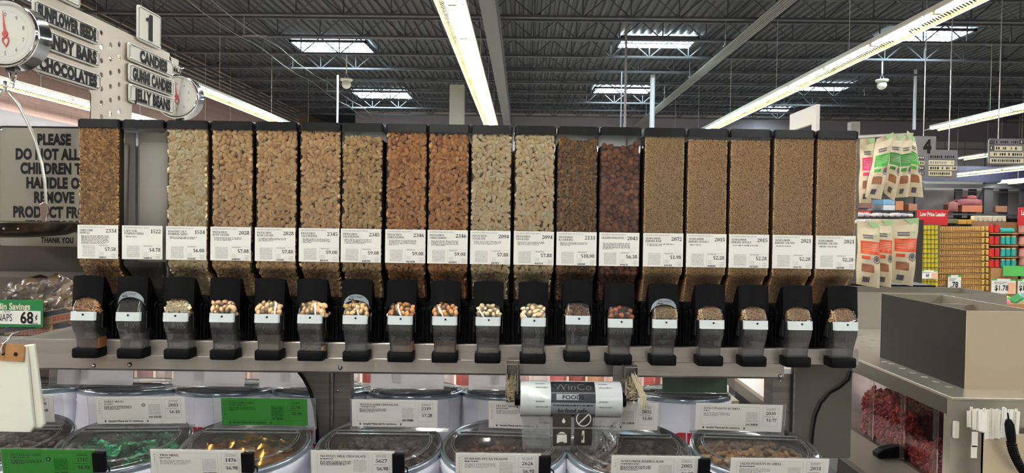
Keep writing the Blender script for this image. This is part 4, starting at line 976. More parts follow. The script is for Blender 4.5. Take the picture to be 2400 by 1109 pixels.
# the far side's barrels, turned away
DB, ZB, TB = -.275, -.470, R(6)
BR = [(246, 930, (133, 310), True, 'left of the white card number 2081'), (484, 935, (405, 572), False, 'left of the gold coin card'), (721, 938, (607, 760), False, 'half hidden by the curved gusset'), (958, 940, (868, 1040), False, 'right of the slotted upright'),
      (1195, 942, (1098, 1215), False, 'left of the bag roll'), (1628, 945, (1553, 1705), None, 'with the dark green card'), (8, 930, (-140, 60), False, 'at the far left behind the white bags')]
LETT = ['RA', 'TUR', 'UR', '', 'TU', 'TUR', '']
REDL = mat('red_print', rgb(182, 24, 36), .5)
for i, (px, py, (xa, xb), tab, tl) in enumerate(BR):
    u = pf(px, py, DB+RAD)[0]; t = barrel(u, DB, ZB, TB, 'white lined barrel of the far side, '+tl, 'far side barrels', -1)
    ua = pf(xa, 900, DB+.065)[0]; ub = pf(xb, 900, DB+.065)[0]
    card(t, 'BULK CANDY', '2040', '$3.98', off=-((ua+ub)/2-u), w_=ub-ua, seed=i+60, tab=bool(tab), back=True, h=.078, zc=.008, green=tab is None)
    if tab is None:
        pass
    bk = MB(); s = -1; x0, x1 = -((ua+ub)/2-u)-(ub-ua)/2, -((ua+ub)/2-u)+(ub-ua)/2
    # big red letters round the drum, on the side turned to the shopper
    L = LETT[i]
    if L:
        q = MB(); vs, fs, wd = glyphs(L, .05); sc = .046/.7
        v = []
        for x, z in vs:
            ang = PI/2+(-(x-wd/2)*sc)/RAD*.95; rr = RAD*.92+.0105; v.append((rr*math.cos(ang+0), rr*math.sin(ang), z*sc-.135))
        v = [(-x, y, z) if False else (x, y, z) for x, y, z in v]
        q.add([( -p[0]*-1, p[1], p[2]) for p in v], fs, REDL); q.build('lettering', t)
# plinth the barrels stand on
a = MB(); a.box(-1.5, 1.05, -.36, .38, -1.45, -1.045, mat('plinth_dark', rgb(60, 56, 52), .6)); fobj(a, 'display_plinth', 'dark plinth under the barrels', 'plinth')

# ------------------------------------------------------------------ bag roll and twist ties
DR = .10
u0, zc = pf(1219, 934, DR); u1, _ = pf(1453, 940, DR); RR = (pf(1330, 893, DR)[1]-pf(1330, 976, DR)[1])/2
ROLLM = mat('film_roll', rgb(196, 198, 198), .22, 0, .6, bump=(40, .25), coat=.4); SMOKE = clear('dark_print_film', (.30, .29, .30), .25, (.03, .028, .028), .1, 1.3)
PRN = mat('film_print', rgb(26, 25, 28), .35, 0, .5); PRW = mat('film_white', rgb(205, 205, 205), .4)
t = fthing('bag_roll', 'roll of clear printed produce bags hung below the rail', 'bag roll', (u0+u1)/2, DR, zc)
W2 = (u1-u0)/2
a = MB(); a.lathe([(.001, -W2), (RR*.98, -W2), (RR, -W2+.002), (RR, W2-.002), (RR*.98, W2), (.001, W2)], ROLLM, 40, axis='x'); a.build('roll', t, angle=40)
def onroll(x, z, e=.0006):       # wrap flat print on the roll's front: z measured along the arc from the axis height
    an = z/RR; return (x, -(RR+e)*math.cos(an), (RR+e)*math.sin(an))
def wrap(mb, tx, fn):
    b = len(mb.v); tx(mb)
    for k in range(b, len(mb.v)): x, y, z = mb.v[k]; mb.v[k] = fn(x, z, -y)
bx0, bx1 = pf(1289, 930, DR)[0]-(u0+u1)/2, pf(1391, 930, DR)[0]-(u0+u1)/2; bc = (bx0+bx1)/2; bw = bx1-bx0
p = MB(); p.grid(lambda s, q: onroll(bx0+bw*s, -RR*1.35+RR*2.75*q, .0003), 8, 24, mat('band_grey', rgb(122, 124, 130), .25, 0, .5)); p.build('printed_panel', t, smooth=True)
p = MB()
def bands(m):
    for z0_, z1_ in ((.0245, .058), (-.0605, -.0300)):
        for k in range(6): za, zb2 = z0_+(z1_-z0_)*k/6, z0_+(z1_-z0_)*(k+1)/6; m.quad((bx0, -.0006, za), (bx1, -.0006, za), (bx1, -.0006, zb2), (bx0, -.0006, zb2), PRN)
    for k in range(4): za, zb2 = .002+.005*k, .002+.005*(k+1); m.quad((bx0, -.0005, za), (bx1, -.0005, za), (bx1, -.0005, zb2), (bx0, -.0005, zb2), mat('band_dark', rgb(50, 50, 56), .3))
    m.text('WinCo', bc, .030, .017, mat('film_ghost_print', rgb(88, 88, 94), .3), y=-.0010, sx=1.15, align='c')
    for k in range(2): m.quad((bx0+bw*.12, -.0008, .0075+.0065*k), (bx0+bw*.62, -.0008, .0075+.0065*k), (bx0+bw*.62, -.0008, .014+.0065*k), (bx0+bw*.12, -.0008, .014+.0065*k), mat('film_pale_print', rgb(150, 152, 158), .3))
    m.text('FOODS', bc, .0095, .0085, INK, y=-.0012, sx=1.2, bold=.02, align='c')
    m.frame(bx0, bx1, -.027, .003, .0007, PRN, -.0010)
    m.text('be food safe.', bc, -.0215, .0105, INK, y=-.0010, sx=.86, bold=.012, align='c')
    m.dashes(bx0+.006, bx1-.006, -.006, -.002, 1, INK, -.001, .6, False, 3)
    for xx in (bx0-.034, bx1+.008):
        for k, zz in enumerate((.045, .034, .002, -.010, -.038)): m.dashes(xx, xx+(.028 if k % 2 else .02), zz, zz+.004, 1, mat('film_grey_print', rgb(120, 122, 126), .4), -.001, .7, False, k)
wrap(p, bands, onroll); p.build('print', t)
for s in (-1, 1):
    a = MB(); a.tube([(s*(W2-.002), 0, 0), (s*(W2+.012), 0, 0)], .016, BLACK, 16); a.build('core_hub', t, angle=40)
for s, (xa, xb, ya, yb) in ((-1, (1186, 1217, 853, 943)), (1, (1440, 1465, 863, 915))):
    pass
# side brackets: bent steel plates from the rail to the core, each holding a pocket of ties
def pocket(xa, xb, ya, yb, label, seed, spill):
    ua, za = pf(xa, ya, .05); ub, zb_ = pf(xb, yb, .05); t2 = fthing('tie_pocket', label, 'holder', (ua+ub)/2, .05, zb_); w_ = (ub-ua)/2; h_ = za-zb_
    a = MB(); a.box(-w_, w_, .022, .024, 0, h_, STEELD)
    for s in (-1, 1): a.box(s*w_-.001, s*w_+.001, 0, .024, 0, h_, STEEL)
    a.box(-w_, w_, 0, .024, 0, .002, STEELD); a.box(-w_, w_, -.001, .001, h_-.002, h_, STEEL); a.build('channel', t2)
    g = np.random.default_rng(seed); a = MB(); m = grain('tie_paper', [C(196, 178, 140), C(226, 212, 176), C(160, 142, 108), C(238, 228, 200), C(120, 104, 78)], .6)
    for k in range(95):
        x = g.uniform(-w_+.003, w_-.003); y = g.uniform(.0, .02); L = g.uniform(.25, .62)*h_
        z0_ = .003+g.uniform(0, .012); dx = g.normal(0, .004); dy = -g.uniform(0, .012)
        P = [(x, y, z0_), (x+dx*.5, y+dy*.3, z0_+L*.5), (x+dx+g.normal(0, .002), y+dy, z0_+L)]
        a.tube(P, .0007, m, 4)
    for k in range(40): x = g.uniform(-w_+.002, w_-.002); z_ = g.uniform(.004, .5*h_); a.tube([(x-.006, -.002-g.uniform(0, .006), z_+g.normal(0, .004)), (x+.006, -.003-g.uniform(0, .006), z_+g.normal(0, .006))], .0007, m, 4)
    if spill:
        for k in range(60): x = w_*.2+g.uniform(0, w_*.8); P = [(x-.004, -.002, h_*.72+g.normal(0, .004)), (x+.006+g.normal(0, .002), -.008, h_*.45), (x+.016+g.normal(0, .003), -.012, h_*.2), (x+.017+g.normal(0, .003), -.012, -h_*.08+g.normal(0, .008))]; a.tube(P, .0007, m, 4)
    o = a.build('twist_ties'); o.location = t2.location; o.rotation_euler.z = FA
    tag(o, 'straw coloured twist ties '+('spilling from the pocket right of the bag roll' if spill else 'in the pocket left of the bag roll'), 'twist ties', 'twist ties by the bag roll', 'stuff')
pocket(1187, 1217, 853, 943, 'narrow steel pocket of twist ties left of the bag roll', 5, False)
pocket(1464, 1494, 860, 942, 'narrow steel pocket of twist ties right of the bag roll', 6, True)
a = MB(); ua, za = pf(1440, 862, .09); ub, zb_ = pf(1465, 952, .09); a.box(ua, ub, .02, .023, zb_+.03, za, STEELD); a.box(ub-.003, ub, .0, .1, zb_+.03, za, STEELD); a.box(ub-.004, ub, -.02, .02, zb_, zb_+.06, STEEL)
fobj(a, 'roll_bracket', 'steel bracket holding the right end of the bag roll', 'bracket', d=.09)
a = MB(); ua, za = pf(1212, 862, .09); a.box(ua, ua+.003, -.02, .1, zc-.02, za, STEELD); fobj(a, 'roll_bracket', 'steel bracket holding the left end of the bag roll', 'bracket', d=.09)
# the free bag hanging from the roll
t = fthing('hanging_bag', 'clear printed plastic bag hanging down from the roll', 'plastic bag', (u0+u1)/2, DR+.004, zc)
def bagpt(s, q, back=0):
    x = (-W2*.97+2*W2*.97*s)*(1-.10*q); z = -RR*.8-.20*q
    cr = .5+.5*math.tanh((s-.76)*12)
    y = -RR*.62+.012*math.sin(s*9+q*5)*q+.007*cr*math.sin(s*43+q*17+3*math.sin(q*14))*min(1, q*3)+.004*cr*abs(math.sin(s*67-q*41+2*math.sin(q*23)))*min(1, q*4)+.005*math.sin(s*21-q*9)*q+back
    return (x+.006*q*math.sin(q*9)*(1 if s > .5 else -1), y, z)
a = MB(); a.grid(lambda s, q: bagpt(s, q), 110, 80, FILM); a.build('film', t, smooth=True)
a = MB(); a.grid(lambda s, q: bagpt(s, q*.98, .012), 40, 30, FILM); a.build('back_film', t, smooth=True)
def onbag(x, z, e): s = (x+W2*.97)/(2*W2*.97); q = max(0, (-z-RR*.8)/.20); p_ = bagpt(s, q); return (x*(1-.1*q), p_[1]-e-.0028, z)
p = MB()
def bagprint(m):
    pw = bw*.42
    def tile(xc, zc_):
        n = 6
        for i in range(n):
            for j in range(n): xa, xb, za, zb2 = xc-pw/2+pw*i/n, xc-pw/2+pw*(i+1)/n, zc_-.019+.038*j/n, zc_-.019+.038*(j+1)/n; m.quad((xa, 0, za), (xb, 0, za), (xb, 0, zb2), (xa, 0, zb2), DKP)
    DKP = mat('bag_dark_print', rgb(44, 38, 34), .35, 0, .5)
    xL, xR_ = bc-bw*.245, bc+bw*.245
    for xc, zz in ((xL, -RR*.8-.004), (xR_, -RR*.8-.004), (xL, -RR*.8-.045), (xR_, -RR*.8-.045)): tile(xc, zz)
    G = mat('bag_light_print', rgb(196, 192, 186), .5)
    z1_ = -RR*.8-.004; z2_ = -RR*.8-.045
    v = [(xL+.004+.004*math.sin(a_)*(1 if math.cos(a_) < .2 else .5), -.0004, z1_-.004+.006*math.cos(a_)) for a_ in np.linspace(0, 2*PI, 17)[:-1]]; m.add(v, [tuple(range(16))], G)
    ring = [(xR_+.017*math.cos(a_)*k, -.0004, z1_+.017*math.sin(a_)*k) for k in (.86, 1) for a_ in np.linspace(0, 2*PI, 33)[:-1]]; m.add(ring, [(i, (i+1) % 32, 32+(i+1) % 32, 32+i) for i in range(32)], G)
    m.quad((xR_-.013, -.0005, z1_-.011), (xR_-.011, -.0005, z1_-.013), (xR_+.013, -.0005, z1_+.011), (xR_+.011, -.0005, z1_+.013), G)
    m.quad((xL-.012, -.0004, z2_-.012), (xL+.012, -.0004, z2_-.012), (xL+.011, -.0004, z2_+.006), (xL-.011, -.0004, z2_+.006), G); m.quad((xL-.009, -.0005, z2_+.008), (xL+.009, -.0005, z2_+.008), (xL+.003, -.0005, z2_+.012), (xL-.003, -.0005, z2_+.012), G)
    m.quad((xR_-.0035, -.0004, z2_-.012), (xR_+.0035, -.0004, z2_-.012), (xR_+.0025, -.0004, z2_+.015), (xR_-.0025, -.0004, z2_+.015), G)
    m.text('clean, separate,', bc, -RR*.8-.079, .009, DKP, y=-.0003, sx=.68, align='c'); m.text('cook, chill', bc, -RR*.8-.092, .009, DKP, y=-.0003, sx=.72, align='c')
    m.dashes(bc-.02, bc+.02, -RR*.8-.104, -RR*.8-.099, 1, DKP, -.0003, .4, False, 2); m.frame(bx0, bx1, -RR*.8-.112, -RR*.8+.012, .0008, DKP, -.0003)
wrap(p, bagprint, onbag); p.build('print', t)

# ------------------------------------------------------------------ left: pad of white bags on a hook, sweets trough, notice
DW = .22
t = fthing('bag_pad', 'pad of white plastic bags with a brown cardboard header, hanging at far left', 'bag pad', 0, DW, 0)
WP = mat('white_film', rgb(226, 222, 206), .35, 0, .5)
WP.node_tree.nodes['Principled BSDF'].inputs['Subsurface Weight'].default_value = .15
P1 = ppx([(-90, 1005), (-70, 815), (57, 818), (60, 812), (78, 1000), (70, 1014), (-20, 1012)], DW); P2 = ppx([(40, 812), (80, 806), (104, 994), (98, 1004), (60, 1004)], DW-.012)
a = MB(); a.prism(P1, .0, .008, WP); a.build('front_bags', t, bevel=.003)
a = MB(); a.prism(P2, .010, .020, WP); a.build('rear_bags', t, bevel=.003)
a = MB(); a.prism(ppx([(-60, 804), (52, 808), (58, 814), (55, 849), (-60, 841)], DW+.004), -.004, -.0015, mat('kraft_card', rgb(170, 122, 76), .8, vary=(30, rgb(150, 104, 62)))); hdr = a.build('header', t, bevel=.0004)
for px, py in ((6, 829), (36, 831)):
    u, z = pf(px, py, DW+.006); a = MB(); a.lathe([(.0001, 0), (.0036, 0), (.0042, -.0004)], INK, 14, c=(u, -.0047, z), axis='y'); a.build('hole', hdr)
P = ppx([(10, 800), (6, 806), (2, 818), (4, 830)], DW+.01); a = MB(); a.tube([(P[0][0], .03, P[0][1]+.012), (P[0][0], .012, P[0][1]+.010), (P[0][0], -.004, P[0][1])]+[(u, -.008, z) for u, z in P[1:]], .0028, CHROME, 8)
fobj(a, 'bag_hook', 'bright wire hook holding the pad of white bags', 'hook', d=DW, smooth=True)

# steel trough of sweets
Yt = 2.02
def TX(px, py, Y): return at(px, py, Y)
t = thing('sweets_trough', 'dark steel trough with a clear front, full of wrapped sweets, at far left', 'display bin', (0, 0, 0)); DKS = mat('trough_steel', rgb(92, 84, 78), .4, .7)
a = MB(); p0 = TX(-60, 786, 1.96); p1 = TX(182, 788, 1.96); xa, xb = p0.x-.2, p1.x+.06
zb_ = p1.z-.012; ztop = TX(90, 651, 1.96).z; zback = TX(90, 592, 2.3).z
a.box(xa, xb, 1.93, 1.96, zb_-.03, zb_+.012, DKS); a.box(xa, xb, 1.96, 2.33, zb_-.03, zb_, DKS); a.box(xa, xb, 2.31, 2.33, zb_, zback+.02, DKS); a.box(xb-.006, xb, 1.95, 2.33, zb_, ztop, DKS)
zl = TX(90, 637, 2.25).z; a.box(xa, xb, 2.24, 2.26, zl-.02, zl, STEELD); a.build('tray', t)
a = MB(); a.box(xa, xb, 1.945, 1.949, zb_+.012, ztop, ACRYL); a.build('clear_front', t)
g = np.random.default_rng(77)
SWE = [(C(79, 53, 37), 'brown'), (C(108, 81, 52), 'tan'), (C(69, 32, 32), 'wine red'), (C(124, 94, 58), 'caramel'), (C(50, 37, 33), 'dark brown'), (C(134, 115, 94), 'cream')]
WRAP = [mat('wrapper_'+n.replace(' ', '_'), c, .25, 0, .6, bump=(60, .9), coat=.5, vary=(26, tuple(x*.5 for x in c))) for c, n in SWE]
def f_sack(a, m, L, W_, T):
    def pt(s, q):
        e = (1-(2*s-1)**6); x = (s-.5)*L; yy = (q-.5)*W_*(.82+.18*e); return x, yy, T*e*math.cos((q-.5)*PI)**.6*(1+.12*math.sin(9*s+5*q)) if 0 < q < 1 else 0
    a.grid(lambda s, q: (pt(s, q)[0], pt(s, q)[1], pt(s, q)[2]), 10, 8, m); a.grid(lambda s, q: (pt(1-s, q)[0], pt(1-s, q)[1], -pt(1-s, q)[2]), 10, 8, m)
SACK = [mesh_of(lambda a, m=m: f_sack(a, m, .066, .040, .012), 'sweet_bag', True) for m in WRAP]
k = 0; xs0 = TX(-20, 700, 1.98).x; xs1 = TX(178, 700, 1.98).x
zlev = (TX(90, 770, 1.98).z, TX(90, 668, 2.05).z)
for row in range(7):
    for col in range(9):
        f = row/6; c = (k*5+row) % 6
        x = xs0+(xs1-xs0)*(col+.5*(row % 2)+g.uniform(-.2, .2))/8.6; y = 1.995+.05*f+g.uniform(0, .02); z = zlev[0]+(zlev[1]-zlev[0])*f+g.uniform(-.008, .008)
        o = bpy.data.objects.new('sweet_bag', SACK[c]); COL.objects.link(o); o.location = (x, y, z); o.rotation_euler = (R(60)+g.normal(0, .3), g.normal(0, .4), g.uniform(-.8, .8))
        tag(o, f'{SWE[c][1]} wrapped sweet in the trough at far left', 'sweet', 'wrapped sweets in the left trough'); o['group'] = f'{SWE[c][1]} wrapped sweets in the left trough'; k += 1
SN = mat('snack_wrapper', rgb(206, 160, 118), .4); NAVY = mat('navy_print', rgb(34, 40, 66), .4); ORR = mat('snack_red_print', rgb(196, 72, 54), .5)
for n_, (px, py, rot) in enumerate(((160, 772, .12), (155, 738, .2), (70, 776, .15))):
    p = TX(px, py, 1.965); a = MB(); a.box(-.07, .07, -.006, .006, -.02, .02, SN); o = a.build('snack_bar', bevel=.003)
    q = MB(); q.quad((-.068, -.0065, .004), (.03, -.0065, .004), (.0, -.0065, .018), (-.068, -.0065, .018), NAVY); q.dashes(-.035, .06, -.014, .001, 2, ORR, -.0066, .8, False, n_); q.build('print', o)
    o.location = p; o.rotation_euler = (R(-12), -rot, 0); tag(o, ['tan snack bar with red print, lowest in the trough beside the first dispenser', 'tan snack bar with red print above another, beside the first dispenser', 'tan snack bar with red print, half under the green price tag'][n_], 'snack bar', 'snack bars in the left trough')
# price tag
c0, c1 = TX(-90, 706, 1.93), TX(101, 763, 1.93); hh = (TX(50, 703, 1.93).z-TX(50, 767, 1.93).z); w_ = c1.x-c0.x
t = thing('price_tag', 'green bordered price tag reading 68 cents each on the trough front', 'price tag', (c1.x, 1.93, TX(50, 767, 1.93).z), 0); GR = mat('tag_green', rgb(24, 116, 58), .45)
a = MB(); a.box(-w_, 0, 0, .003, 0, hh, GR); a.build('holder', t, bevel=.0006)
a = MB(); a.box(-w_+.01, -.006, -.0015, 0, .008, hh*.6, PAPER); a.build('insert', t, bevel=.0004)
a = MB(); yv = -.0022; s_ = hh/64
a.text('Bin Savings', -30*s_, 41*s_, 15*s_, mat('tag_cream', rgb(222, 214, 188), .6), y=-.0008, sx=.78, bold=.035, align='r')
a.text('CRISP SNAPS', -72*s_, 14*s_, 17*s_, INK, y=yv, sx=.62, bold=.0, align='r'); a.text('68', -22*s_, 10*s_, 26*s_, INK, y=yv, sx=.82, bold=.03, align='r'); a.text('¢', -12*s_, 19*s_, 13*s_, INK, y=yv, sx=.7, bold=.02, align='r')
a.text('EACH', -12*s_, 7.5*s_, 4*s_, INK, y=yv, align='r', bold=.02); a.text('1.98 OZ', -76*s_, 34*s_, 3.6*s_, INK, y=yv, align='r'); a.build('print', t)

# notice behind the scale's pan
Yn = 2.40; p = TX(140, 440, Yn); W_, Hh = .212, (TX(90, 297, Yn).z-TX(90, 584, Yn).z)/2
t = thing('notice_sign', 'grey notice asking not to let children handle product, behind the scale pan', 'notice', (p.x, Yn, p.z)); NSF = mat('notice_face', rgb(140, 132, 120), .35, .3)
a = MB(); a.prism(rrect(W_, Hh, .014), 0, .004, NSF); a.build('plate', t)
a = MB(); o_, i_ = rrect(W_-.001, Hh-.001, .014), rrect(W_-.0065, Hh-.0065, .010); n = len(o_)
a.add([(x, -.0006, z) for x, z in o_]+[(x, -.0006, z) for x, z in i_], [(i, (i+1) % n, n+(i+1) % n, n+i) for i in range(n)], INK); a.build('border', t)
a = MB(); lines = [('PLEASE', 327), ('DO NOT ALLOW', 361), ('CHILDREN TO', 394.5), ('HANDLE OR', 428.5), ('REMOVE', 462.5), ('PRODUCT FROM', 496.5), ('THE STORE', 530)]
X0 = {327: 88, 361: 37, 394.5: 48, 428.5: 62, 462.5: 80, 496.5: 31, 530: 60}
for s, y in lines:
    ch = TX(0, y-12, Yn).z-TX(0, y+12, Yn).z; xl = TX(X0[y], y, Yn).x-p.x; zz = TX(X0[y]+40, y+12, Yn).z-p.z
    a.text(s, xl, zz, ch, INK, y=-.0008, sx=.70, bold=.055)
zz = TX(130, 569, Yn).z-p.z; a.text('THANK YOU', TX(96, 560, Yn).x-p.x, zz, .018, INK, y=-.0008, sx=.72, bold=.045); a.build('lettering', t)
a = MB(); a.ell((-W_+.012, -.001, Hh-.015), (.004, .003, .004), CHROME, 12, 6); a.build('screw', t, smooth=True)
a = MB(); pz = TX(90, 592, 2.44); a.box(-2.4, TX(300, 600, 2.44).x, 2.41, 2.43, .0, p.z+Hh-.02, mat('back_panel_steel', rgb(84, 76, 70), .45, .6)); a.build('x')
o = bpy.data.objects['x']; o.name = 'back_panel'; tag(o, 'dark steel back panel below the grey notice', 'panel')

# the far side's display, glimpsed between the barrels under the rail
def gp(px, py, Y): return at(px, py, Y)
t = thing('far_shelf', 'beige shelf unit beyond the far side barrels, glimpsed under the rail', 'shelf unit', (0, 3.1, 0)); x0, x1, zt = gp(60, 900, 3.1).x, gp(1700, 900, 3.1).x, gp(900, 864, 3.1).z
a = MB(); a.box(x0, x1, .25, .30, 0, zt, mat('far_board', rgb(150, 132, 118), .6)); a.build('back', t)
zb_ = gp(900, 918, 2.95).z; a = MB(); a.box(x0, x1, -.2, .25, zb_-.03, zb_, mat('far_ledge', rgb(176, 160, 144), .5)); a.build('ledge', t); a = MB(); a.box(x0, x1, .1, .25, 0, zb_-.03, MATS['far_board']); a.build('base', t)
PK = [(C(222, 176, 172), 'pink'), (C(196, 92, 88), 'red'), (C(214, 150, 110), 'peach'), (C(232, 214, 208), 'pale pink'), (C(150, 62, 60), 'dark red')]
for k, x in enumerate(range(120, 1690, 44)):
    c, n_ = PK[(k*3) % 5]; m = mat('far_bag_'+n_.replace(' ', '_'), c, .25, 0, .6, coat=.4); p = gp(x, 916, 2.93); a = MB(); w_ = .034; h_ = .085+.01*(k % 3)
    a.grid(lambda s, q: (-w_+2*w_*s, -.020*math.sin(PI*s)**.5*math.sin(PI*min(.98, q+.04))**.5, h_*q), 6, 8, m); a.grid(lambda s, q: (w_-2*w_*s, .020*math.sin(PI*s)**.5*math.sin(PI*min(.98, q+.04))**.5, h_*q), 6, 8, m)
    o = a.build('candy_bag', smooth=True, loc=(p.x, 2.93, zb_+.001)); q = MB(); q.quad((-w_*.8, -.0215, h_*.3), (w_*.8, -.0215, h_*.3), (w_*.8, -.0215, h_*.42), (-w_*.8, -.0215, h_*.42), WHITE); q.build('band', o)
    tag(o, f'{n_} candy bag on the beige shelf glimpsed under the rail', 'candy bag', f'{n_} candy bags glimpsed under the rail')

# ================================================================== SIGN BOARD AND SCALES (left)
XB = -1.5
def atx(px, py, X):
    r = ray(px, py); return Vector((0, 0, H))+r*(X/r.x)
BRD = mat('board_steel', rgb(196, 184, 168), .38, .45)
Y0b = 2.16; org = Vector((XB, Y0b, H))
def BP(px, py): p = atx(px, py, XB)-org; return (p.y, p.z)        # local (x along the board away from the aisle, z)
t = thing('sign_board', 'perforated steel sign board on a post, running back above the leftmost bin', 'sign board', org, PI/2)
tl = (0, BP(182, 22)[1]+.0); ztop = BP(182, 22)[1]; ztr = BP(420, 140)[1]; xr = BP(402.5, 140)[0]; xp0, xp1 = BP(213, 250)[0], BP(309, 260)[0]
zla = BP(226, 212)[1]-.004; zra = BP(401, 266)[1]-.004
a = MB()
def slab(m, poly): m.prism(poly, .0, .004, BRD)
slab(a, [(0, zla+.02), (.02, zla), (xp0-.012, zla), (xp0, zla-.012), (xp0, ztop), (0, ztop)])
slab(a, [(xp1, zra-.012), (xp1+.012, zra), (xr, zra), (xr, ztop-.03), (xr-.02, ztop), (xp1, ztop)])
a.box(xr-.02, BP(421, 145)[0], .0, .004, ztop-.035, ztop-.012, BRD); a.box(BP(421, 145)[0]-.008, BP(421, 145)[0], .0, .004, ztop-.06, ztop-.012, BRD)
# perforated middle strip
cx = [BP(x, 200)[0] for x in (238, 259.5, 279.5)]; zc0 = BP(238, 75)[1]; ph = .0495; edges = [xp0, (cx[0]+cx[1])/2, (cx[1]+cx[2])/2, xp1]; rh = .0098
zmin = BP(250, 320)[1]
for c in range(3):
    zz = zc0-(.0 if c == 0 else (ph*.62 if c == 1 else ph*.28))-.002
    xa, xb = edges[c], edges[c+1]; tops = []
    k0 = 0; top_first = ztop
    for k in range(8):
        zc_ = zz-k*ph; z1_ = zc_+ph/2; z0_ = zc_-ph/2
        if k == 0: slab(a, [(xa, z1_), (xb, z1_), (xb, ztop), (xa, ztop)])
        N = 16; v = []; 
        sq = []
        for i in range(N):
            an = 2*PI*i/N; dx, dz = math.cos(an), math.sin(an); ex = (xb-cx[c]) if dx > 0 else (cx[c]-xa); sc = min(ex/abs(dx) if abs(dx) > 1e-6 else 9, (ph/2)/abs(dz) if abs(dz) > 1e-6 else 9); sq.append((cx[c]+dx*sc, zc_+dz*sc))
        for yv in (0, .004): v += [(x, yv, z) for x, z in sq]+[(cx[c]+rh*math.cos(2*PI*i/N), yv, zc_+rh*math.sin(2*PI*i/N)) for i in range(N)]
        f = []
        for i in range(N): j = (i+1) % N; f += [(i, j, N+j, N+i), (2*N+j, 2*N+i, 3*N+i, 3*N+j), (N+i, N+j, 3*N+j, 3*N+i)]
        for sx_, sz_ in ((xb, z1_), (xa, z1_), (xa, z0_), (xb, z0_)):      # fill the square's corners
            an = math.atan2(sz_-zc_, sx_-cx[c]) % (2*PI); i = int(an/(2*PI/N)) % N; j = (i+1) % N; b = len(v); v.append((sx_, 0, sz_)); f.append((i, b, j))
        a.add(v, f, BRD)
    slab(a, [(xa, -1.2), (xb, -1.2), (xb, zz-7.5*ph), (xa, zz-7.5*ph)])
a.build('board', t)
def splate(name, label, text, xa, xb, z0, z1, sx, hfrac=.56, bold=.075, cx_=None):
    g_ = (z1-z0)
    s = thing(name, label, 'sign', org+Vector((.012, (xa+xb)/2, (z0+z1)/2)), PI/2, 'lettered plates on the sign board'); w2 = (xb-xa)/2; h2 = g_/2
    m = MB(); m.prism(rrect(w2, h2, min(.012, h2*.4)), 0, .007, SIGNW); m.build('plate', s)
    m = MB(); o_, i_ = rrect(w2-.005, h2-.005, min(.009, h2*.35)), rrect(w2-.0075, h2-.0075, min(.007, h2*.3)); n = len(o_)
    m.add([(x, -.0006, z) for x, z in o_]+[(x, -.0006, z) for x, z in i_], [(i, (i+1) % n, n+(i+1) % n, n+i) for i in range(n)], INK); m.build('border', s)
    m = MB(); ch = g_*hfrac; wd = glyphs(text, bold)[2]*ch/.7; 
    if text == '1':
        b_ = w2*.24; m.add([(x, -.0008, z) for x, z in ((-b_*.55, -ch*.62), (b_, -ch*.62), (b_, ch*.62), (-b_*.1, ch*.62), (-b_*.5, ch*.44), (-b_*1.5, ch*.36), (-b_*1.5, ch*.22), (-b_*.55, ch*.24))], [(0, 1, 2, 3, 4, 7), (4, 5, 6, 7)], INK)
    else: m.text(text, cx_ or 0, -ch/2, ch, INK, y=-.0008, sx=(2*w2*sx)/wd, bold=bold, align='c')
    m.build('lettering', s)
    for sx_ in (-1, 1):
        for sz_ in (-1, 1): m = MB(); m.ell((sx_*(w2-.010), -.0005, sz_*(h2-.010)), (.0034, .0025, .0034), CHROME, 10, 5); m.build('rivet', s, smooth=True)
xl0, xl1 = BP(70, 80)[0], BP(225, 100)[0]
def zr(x, ya, yb): return BP(x, yb)[1], BP(x, ya)[1]
for (txt, xq, ya, yb, sx) in (('SUNFLOWER SEEDS', 224, 66, 106, .90), ('CANDY BARS', 226.5, 119, 160, .88), ('CHOCOLATES', 229, 175, 213, .86)):
    z0, z1 = zr(xq, ya, yb); splate('sign_plate', f'white plate lettered {txt} left of the perforated strip', txt, xl0, BP(xq, 100)[0], z0, z1, sx, .62, .075)
for (txt, x0_, y0_, y1_, x1_, sx, lb) in (('CANDIES', 294.6, 97.7, 140, 399.6, .62, 'first word CANDIES alone'), ('GUMMI CANDIES', 296.5, 147, 190, 401, .88, ''), ('JELLY BEANS', 297.5, 195, 238, 401, .82, '')):
    z0, z1 = zr(x0_, y0_, y1_); splate('sign_plate', f'white plate lettered {txt} right of the perforated strip', txt, BP(x0_, 120)[0], BP(x1_, 180)[0], z0, z1, sx, .60, .075, cx_=.012 if txt == 'CANDIES' else .0)
z0, z1 = zr(316.5, 9, 92); splate('number_plate', 'upright white plate with the number 1 above the CANDIES plate', '1', BP(316.5, 50)[0], BP(370.5, 70)[0], z0, z1, .26, .62, .07)
zq = BP(179, 20)[1]; splate('number_plate', 'white plate cut off by the top edge, above the SUNFLOWER SEEDS plate', '1', BP(100, 0)[0], BP(180, 10)[0], zq, zq+.13, .26, .62, .07)
